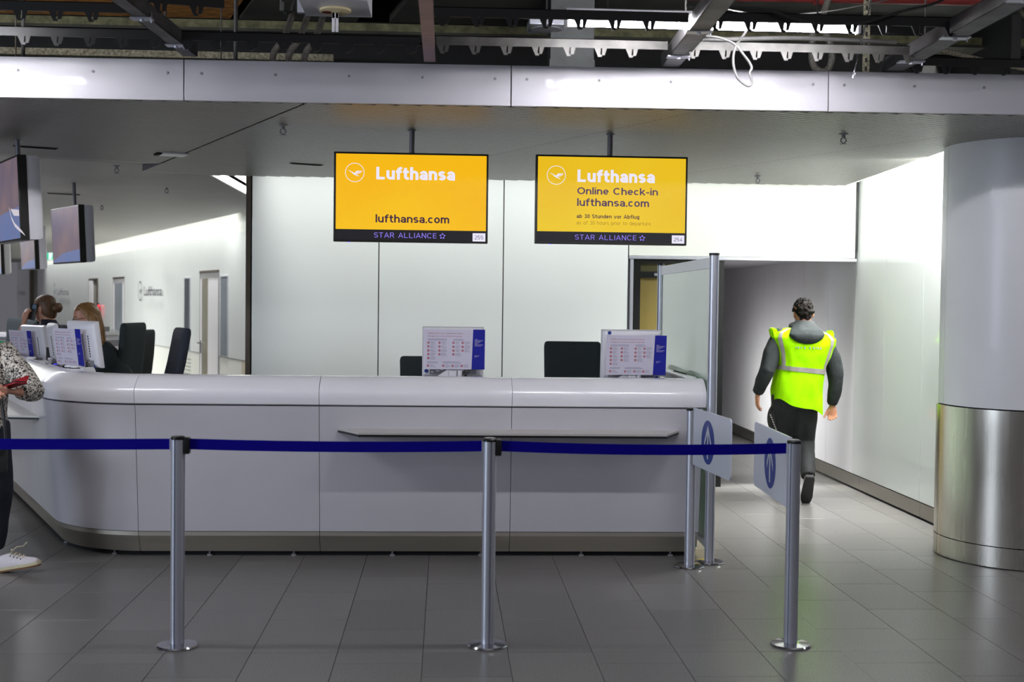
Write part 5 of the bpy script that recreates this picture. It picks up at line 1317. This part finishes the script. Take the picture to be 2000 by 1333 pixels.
# ---- blond agent with glasses, leaning forward behind her monitor, facing the left row's customers
def agent_blond():
    F = V((-0.95, -0.30, 0))                                  # she looks this way
    rz = math.atan2(F.y, F.x) - PI / 2
    t = thing('person', 'seated agent with long blond hair, glasses and a dark top behind the slanted notice', 'person', (-2.78, 10.5, 0), rz)
    # local: +y is forward
    HT = Matrix.Translation((0.0, 0.165, 1.478)) @ Matrix.Rotation(R(-10), 4, 'X')
    SL, SR = V((-0.18, 0.02, 1.20)), V((0.18, 0.02, 1.20))
    b = B(); head(b, HT, (0, 0.06, 1.23))
    torso(b, [((0, -0.12, 0.60), 0.17, 0.12), ((0, -0.10, 0.85), 0.15, 0.10), ((0, -0.02, 1.1), 0.17, 0.10), ((0, 0.03, 1.22), 0.13, 0.07), ((0, 0.05, 1.26), 0.06, 0.06)])
    AR_ = [(SL, V((-0.24, 0.12, 0.96)), V((-0.14, 0.36, 0.86))), (SR, V((0.25, 0.10, 0.96)), V((0.14, 0.36, 0.86)))]
    for S_, E_, W_ in AR_: b.tube([V((0, 0.02, 1.2)), S_, E_, W_], [0.05, 0.045, 0.037, 0.026], 12)
    hand(b, AR_[0][2] + V((0.01, 0.03, 0)), (0.3, 1, -0.15), (0, 0, -1), -1, 18, 0.9); hand(b, AR_[1][2] + V((-0.01, 0.03, 0)), (-0.3, 1, -0.15), (0, 0, -1), 1, 18, 0.9)
    for s in (-1, 1): b.tube([V((s * 0.09, -0.1, 0.62)), V((s * 0.10, 0.30, 0.60)), V((s * 0.10, 0.30, 0.12)), V((s * 0.10, 0.42, 0.05))], [0.08, 0.055, 0.04, 0.03], 12)
    fuse(b, 'body', M['skin'], t, 0.0082, 3)
    face(HT, t); glasses(HT, t)
    # hair falls straight to the shoulders
    b = B()
    rr = []
    for z, y, rx, ry in ((-0.235, -0.07, 0.10, 0.045), (-0.17, -0.06, 0.108, 0.065), (-0.10, -0.045, 0.106, 0.085), (-0.03, -0.028, 0.100, 0.096), (0.03, -0.016, 0.094, 0.105), (0.08, -0.010, 0.082, 0.098), (0.115, -0.008, 0.056, 0.072), (0.132, -0.008, 0.02, 0.03)):
        rr.append(ering((0, y, z), rx, ry, 28))
    b2 = B(); b2.rings(rr, cap=False); bmesh.ops.delete(b2.bm, geom=[v_ for v_ in b2.bm.verts if v_.co.y > -0.005 and v_.co.z < 0.07], context='VERTS'); bmesh.ops.transform(b2.bm, matrix=HT, verts=b2.bm.verts)
    b2.obj('hair', M['hairbld'], t, 60)
    b = B(HT)
    for s in (-1, 1):
        b.rings([ering(c, rx, ry, 14) for c, rx, ry in (((s * 0.092, -0.07, -0.20), 0.022, 0.045), ((s * 0.092, -0.06, -0.10), 0.018, 0.045), ((s * 0.084, -0.045, 0.0), 0.014, 0.042), ((s * 0.072, -0.010, 0.065), 0.014, 0.040), ((s * 0.045, 0.020, 0.10), 0.022, 0.035))])
    b.obj('hair_front', M['hairbld'], t, 60)
    b = B()
    torso(b, [((0, -0.13, 0.58), 0.21, 0.16), ((0, -0.12, 0.8), 0.20, 0.15), ((0, -0.05, 1.05), 0.215, 0.145), ((0, 0.0, 1.18), 0.19, 0.115), ((0, 0.03, 1.255), 0.10, 0.085), ((0, 0.05, 1.29), 0.07, 0.07)])
    for S_, E_, W_ in AR_: b.tube([V((0, 0.0, 1.18)), S_, E_, W_], [0.07, 0.088, 0.072, 0.05], 16)
    fuse(b, 'dark_top', M['darkteal'], t, 0.011, 4, 0.006, 14)
    b = B(); torso(b, [((0, -0.12, 0.54), 0.19, 0.16), ((0, -0.12, 0.64), 0.20, 0.15)])
    for s in (-1, 1): b.tube([V((s * 0.09, -0.08, 0.62)), V((s * 0.10, 0.31, 0.60)), V((s * 0.10, 0.31, 0.12))], [0.10, 0.075, 0.055], 14)
    fuse(b, 'trousers', M['navycloth'], t, 0.02, 3)
    for s in (-1, 1):
        b = B(); b.bb(s * 0.10 - 0.04, s * 0.10 + 0.04, 0.26, 0.50, 0.0, 0.08, 0.025); b.obj('shoe', M['black'], t, 50)
agent_blond()

# ---- agent with a bun, holding a phone to her ear, seen from behind at an angle
def agent_bun():
    F = V((-0.85, 0.30, 0)); rz = math.atan2(F.y, F.x) - PI / 2
    t = thing('person', 'agent with brown hair in a bun holding a phone to the ear', 'person', (-3.63, 11.68, 0), rz)
    HT = Matrix.Translation((0.0, 0.03, 1.548)) @ Matrix.Rotation(R(-6), 4, 'X')
    SL, SR = V((-0.175, -0.02, 1.345)), V((0.175, -0.02, 1.345))
    EL, WL = V((-0.235, 0.20, 1.165)), V((-0.150, 0.145, 1.40))
    ER, WR = V((0.23, 0.04, 1.06)), V((0.14, 0.28, 0.92))
    b = B(); head(b, HT, (0, -0.02, 1.37))
    torso(b, [((0, -0.10, 0.66), 0.16, 0.11), ((0, -0.09, 0.9), 0.14, 0.095), ((0, -0.05, 1.22), 0.16, 0.10), ((0, -0.03, 1.35), 0.12, 0.07), ((0, -0.02, 1.39), 0.06, 0.055)])
    b.tube([V((0, -0.03, 1.33)), SL, EL, WL], [0.05, 0.043, 0.036, 0.026], 12); b.tube([V((0, -0.03, 1.33)), SR, ER, WR], [0.05, 0.043, 0.036, 0.026], 12)
    hand(b, WL + V((0.005, -0.005, 0.03)), (0.18, -0.12, 1), (0.9, -0.2, -0.1), 1, 26, 0.9, thumb=30)
    hand(b, WR + V((-0.01, 0.03, -0.01)), (-0.3, 1, -0.2), (0, 0, -1), 1, 20, 0.9)
    for s in (-1, 1): b.tube([V((s * 0.09, -0.08, 0.68)), V((s * 0.10, 0.33, 0.66)), V((s * 0.10, 0.33, 0.12)), V((s * 0.10, 0.44, 0.05))], [0.08, 0.055, 0.04, 0.03], 12)
    fuse(b, 'body', M['skin'], t, 0.0082, 3)
    face(HT, t)
    b = B(HT)
    b.rings([ering((0, y, z), rx, ry, 28, 2.1) for z, y, rx, ry in ((-0.105, -0.062, 0.030, 0.02), (-0.085, -0.055, 0.054, 0.045), (-0.05, -0.040, 0.072, 0.068), (0.0, -0.026, 0.080, 0.086), (0.04, -0.014, 0.082, 0.096), (0.08, -0.010, 0.075, 0.094), (0.108, -0.010, 0.052, 0.068), (0.124, -0.010, 0.02, 0.028))])
    b.obj('hair', M['hairbrn'], t, 60)
    b = B(HT); blob(b, Matrix.Translation((0, -0.135, -0.005)), (0.046, 0.042, 0.046), 2, 0.008, 30); b.obj('hair_bun', M['hairbrn'], t, 70)
    b = B(HT); b.lathe([(0.026, -0.1), (0.026, -0.09)], n=16) if False else b.tube([(0.028 * math.cos(2 * PI * k / 16), -0.108, -0.004 + 0.028 * math.sin(2 * PI * k / 16)) for k in range(17)], 0.006, 8); b.obj('hair_tie', M['cream'], t, 60)
    b = B()
    torso(b, [((0, -0.11, 0.62), 0.20, 0.15), ((0, -0.10, 0.85), 0.185, 0.14), ((0, -0.065, 1.17), 0.20, 0.135), ((0, -0.04, 1.305), 0.18, 0.11), ((0, -0.025, 1.385), 0.095, 0.08), ((0, -0.015, 1.425), 0.066, 0.066), ((0, -0.01, 1.45), 0.064, 0.064)])
    b.tube([V((0, -0.04, 1.315)), SL, EL, EL.lerp(WL, 0.25)], [0.07, 0.078, 0.062, 0.055], 16); b.tube([V((0, -0.04, 1.315)), SR, ER, WR], [0.07, 0.078, 0.062, 0.045], 16)
    fuse(b, 'navy_jumper', M['navycloth'], t, 0.011, 4, 0.005, 14)
    b = B(); torso(b, [((0, -0.10, 0.60), 0.18, 0.15), ((0, -0.10, 0.70), 0.19, 0.14)])
    for s in (-1, 1): b.tube([V((s * 0.09, -0.06, 0.68)), V((s * 0.10, 0.34, 0.66)), V((s * 0.10, 0.34, 0.12))], [0.10, 0.075, 0.055], 14)
    fuse(b, 'trousers', M['navycloth'], t, 0.02, 3)
    b = B(); d = (WL - EL).normalized(); c = WL - d * 0.01; b.tube([c - d * 0.012, c + d * 0.006], [0.031, 0.030], 16); b.obj('bracelet', M['gum'], t, 60)
    for s in (-1, 1):
        b = B(); b.bb(s * 0.10 - 0.04, s * 0.10 + 0.04, 0.30, 0.52, 0.0, 0.08, 0.025); b.obj('shoe', M['black'], t, 50)
    w = t.matrix_basis if False else (Matrix.Translation(t.location) @ Matrix.Rotation(rz, 4, 'Z'))
    p = w @ V((-0.098, 0.085, 1.515))
    ph = thing('phone', 'black phone held to the ear of the agent with a bun', 'phone', p); ph.rotation_euler = (R(10), R(8), rz)
    b = B(); b.bb(-0.006, 0.006, -0.034, 0.034, -0.075, 0.075, 0.004); b.obj('case', M['black'], ph, 40)
    b = B(); b.bb(-0.0075, -0.006, -0.028, 0.012, 0.03, 0.068); b.obj('camera_plate', mat('phone_blue_grey', (120, 140, 160), 0.3), ph)
    chair('dark office chair under the agent with a bun', (-3.63 + 0.30, 11.68 - 0.12), rz + PI, 1.02, M['chair'], 0.44, R(6), 0.56)
agent_bun()

# ---- woman in leopard print at the left edge, walking to the right with a red phone
def woman():
    F = V((0.62, -0.78, 0)); rz = math.atan2(F.y, F.x) - PI / 2
    t = thing('person', 'woman in a leopard print blouse at the left edge looking down at a red phone', 'person', (-2.825, 7.72, 0), rz)
    w = Matrix.Translation(t.location) @ Matrix.Rotation(rz, 4, 'Z'); wi = w.inverted()
    HT = Matrix.Translation((0.0, 0.045, 1.505)) @ Matrix.Rotation(R(-16), 4, 'X')
    SL, SR = V((-0.175, 0.0, 1.30)), V((0.175, 0.0, 1.30))         # local x: her right is +x (towards -X world side)
    # the arm shown at the picture's right is her left arm
    EL, WL = wi @ V((-2.445, 7.60, 1.08)), wi @ V((-2.475, 7.43, 1.095))
    ER, WR = wi @ V((-2.86, 7.52, 1.07)), wi @ V((-2.655, 7.36, 1.11))
    sl = SL if (w @ SL).x > (w @ SR).x else SR; sr = SR if sl is SL else SL
    b = B(); head(b, HT, (0, -0.01, 1.33))
    torso(b, [((0, 0, 0.84), 0.15, 0.10), ((0, 0, 1.02), 0.13, 0.09), ((0, 0, 1.2), 0.15, 0.10), ((0, 0, 1.31), 0.12, 0.07), ((0, 0, 1.36), 0.06, 0.055)])
    b.tube([V((0, 0, 1.28)), sl, EL, WL], [0.05, 0.043, 0.036, 0.026], 12); b.tube([V((0, 0, 1.28)), sr, ER, WR], [0.05, 0.043, 0.036, 0.026], 12)
    D1 = (wi.to_3x3() @ V((-0.45, -0.75, 0.10))); D2 = (wi.to_3x3() @ V((0.92, -0.25, -0.02)))
    hand(b, WL + D1.normalized() * 0.01, D1, (0, 0, 1), 1, 24, 0.95, thumb=50)
    hand(b, WR, D2, wi.to_3x3() @ V((0.1, 0.5, -0.6)), -1, 16, 0.95, thumb=40)
    kk = [(-0.09, V((-0.09, 0.0, 0.86)), V((-0.09, 0.12, 0.48)), V((-0.08, 0.05, 0.09))), (0.09, V((0.09, 0, 0.86)), V((0.09, 0.02, 0.47)), V((0.09, -0.06, 0.09)))]
    for x, a, k_, c in kk: b.tube([a, k_, c], [0.08, 0.05, 0.035], 12)
    fuse(b, 'body', M['skin'], t, 0.0065, 3)
    face(HT, t); glasses(HT, t)
    b = B(HT)
    blob(b, Matrix.Translation((0, -0.018, 0.02)), (0.096, 0.112, 0.118), 4, 0.012, 22, lambda q: (q.y > 0.062 and q.z < 0.07) or q.z < -0.10, 5); b.obj('hair', M['hairbrn'], t, 70)
    b = B()
    torso(b, [((0, 0, 0.80), 0.185, 0.14), ((0, 0, 0.95), 0.175, 0.13), ((0, 0.012, 1.12), 0.185, 0.145), ((0, 0.01, 1.24), 0.185, 0.13), ((0, 0, 1.32), 0.14, 0.095), ((0, -0.005, 1.365), 0.085, 0.075)])
    for S_, E_, W_ in ((sl, EL, WL), (sr, ER, WR)):
        b.tube([V((0, 0, 1.27)), S_, S_.lerp(E_, 0.5), E_, E_.lerp(W_, 0.55), E_.lerp(W_, 0.9)], [0.07, 0.082, 0.080, 0.066, 0.050, 0.044], 16)
    fuse(b, 'blouse', M['leopard'], t, 0.010, 4, 0.006, 16)
    b = B(); torso(b, [((0, 0, 0.76), 0.185, 0.14), ((0, 0, 0.86), 0.19, 0.145)])
    for x, a, k_, c in kk: b.tube([a + V((0, 0, 0.02)), a.lerp(k_, 0.5), k_, k_.lerp(c, 0.5), c + V((0, 0, 0.04))], [0.105, 0.10, 0.085, 0.078, 0.070], 18)
    fuse(b, 'trousers', M['navycloth'], t, 0.011, 4, 0.006, 12)
    # canvas shoes
    def sneaker(T):
        b = B(T)
        prof = [(-0.06, 0.026, 0.05), (-0.03, 0.035, 0.075), (0.03, 0.037, 0.082), (0.08, 0.041, 0.062), (0.13, 0.045, 0.042), (0.17, 0.042, 0.032), (0.195, 0.026, 0.02)]
        b.rings([[V((w_ * math.cos(a), y, 0.022 + max(0, math.sin(a)) * h + min(0, math.sin(a)) * 0.01)) for a in [2 * PI * i / 20 for i in range(20)]] for y, w_, h in prof]); u = b.obj('shoe', M['shoewhite'], t, 60)
        out = [(-0.07, 0.018), (-0.062, 0.034), (0.0, 0.040), (0.06, 0.040), (0.12, 0.048), (0.17, 0.044), (0.20, 0.028), (0.208, 0.008)]
        poly = [(w_, y) for y, w_ in out] + [(-w_, y) for y, w_ in reversed(out)]
        b = B(T); b.prism(poly, 0.010, 0.028); b.obj('foxing', M['cream'], u, 40)
        b = B(T); b.prism([(x * 0.97, y * 0.98) for x, y in poly], 0.0, 0.010); b.obj('outsole', M['gum'], u, 40)
        b = B(T)
        for k in range(4):
            z = 0.098 - k * 0.011; y = 0.045 + k * 0.022
            b.tube([(-0.022, y, z), (0, y + 0.004, z + 0.012), (0.022, y, z)], 0.004, 6)
        b.tube([(0, 0.045, 0.112), (0.02, 0.055, 0.125), (0.045, 0.07, 0.120), (0.03, 0.065, 0.108), (0, 0.048, 0.112)], 0.0035, 6); b.tube([(0, 0.045, 0.112), (-0.02, 0.07, 0.13), (-0.035, 0.10, 0.125), (-0.045, 0.125, 0.145)], 0.003, 6)
        b.obj('laces', M['cream'], u, 50)
        b = B(T)
        for s in (-1, 1):
            for k in range(4): b.ell((s * 0.030, 0.045 + k * 0.020, 0.088 - k * 0.009), (0.004, 0.004, 0.004), 8, 6)
        b.obj('eyelets', M['black'], u, 50)
    fr = wi @ V((-2.60, 7.62, 0.0)); a_ = math.atan2(0.12, 0.99) 
    ry = (-PI / 2 - rz) + R(-8)
    sneaker(Matrix.Translation((fr.x, fr.y, 0.008)) @ Matrix.Rotation(ry, 4, 'Z') @ Matrix.Rotation(R(11), 4, 'X'))
    sneaker(Matrix.Translation((0.09, -0.06, 0.0)) @ Matrix.Rotation(R(5), 4, 'Z'))
    # things she holds
    p = thing('phone', 'phone in a red flip case held by the woman in leopard print', 'phone', (-2.478, 7.335, 1.142)); p.rotation_euler = (R(-6), R(-14), R(-32))
    b = B(); b.bb(-0.075, 0.075, -0.04, 0.04, -0.006, 0.002, 0.003); b.obj('red_case', mat('red_leather', (150, 20, 30), 0.45), p, 40)
    b = B(); b.bb(-0.072, 0.070, -0.037, 0.037, 0.003, 0.010, 0.002); b.obj('handset', M['black'], p, 40)
    b = B(); b.box((0.0, 0.046, 0.02), (0.148, 0.006, 0.06), 0, 0.002, Matrix.Rotation(R(-30), 4, 'X')); b.obj('case_flap', mat('red_leather_flap', (140, 18, 28), 0.45), p, 40)
    g_ = thing('handbag', 'dark shoulder bag at the hip of the woman in leopard print', 'bag', (-2.70, 7.50, 0.74), R(20))
    b = B(); b.bb(-0.13, 0.13, -0.045, 0.045, -0.13, 0.06, 0.02); b.obj('bag_body', mat('dark_green_leather', (26, 32, 30), 0.6), g_, 40)
    b = B(); b.prism([(-0.132, 0.062), (0.132, 0.062), (0.10, -0.02), (-0.10, -0.02)], -0.052, -0.044, 'y'); b.obj('bag_flap', M['black'], g_)
    b = B(); b.tube([(-0.12, 0, 0.05), (-0.115, 0.03, 0.16), (-0.10, 0.08, 0.30)], 0.009, 8); b.tube([(0.12, 0, 0.05), (0.11, 0.06, 0.2), (0.09, 0.12, 0.34)], 0.009, 8); b.obj('strap', M['black'], g_, 50)
woman()
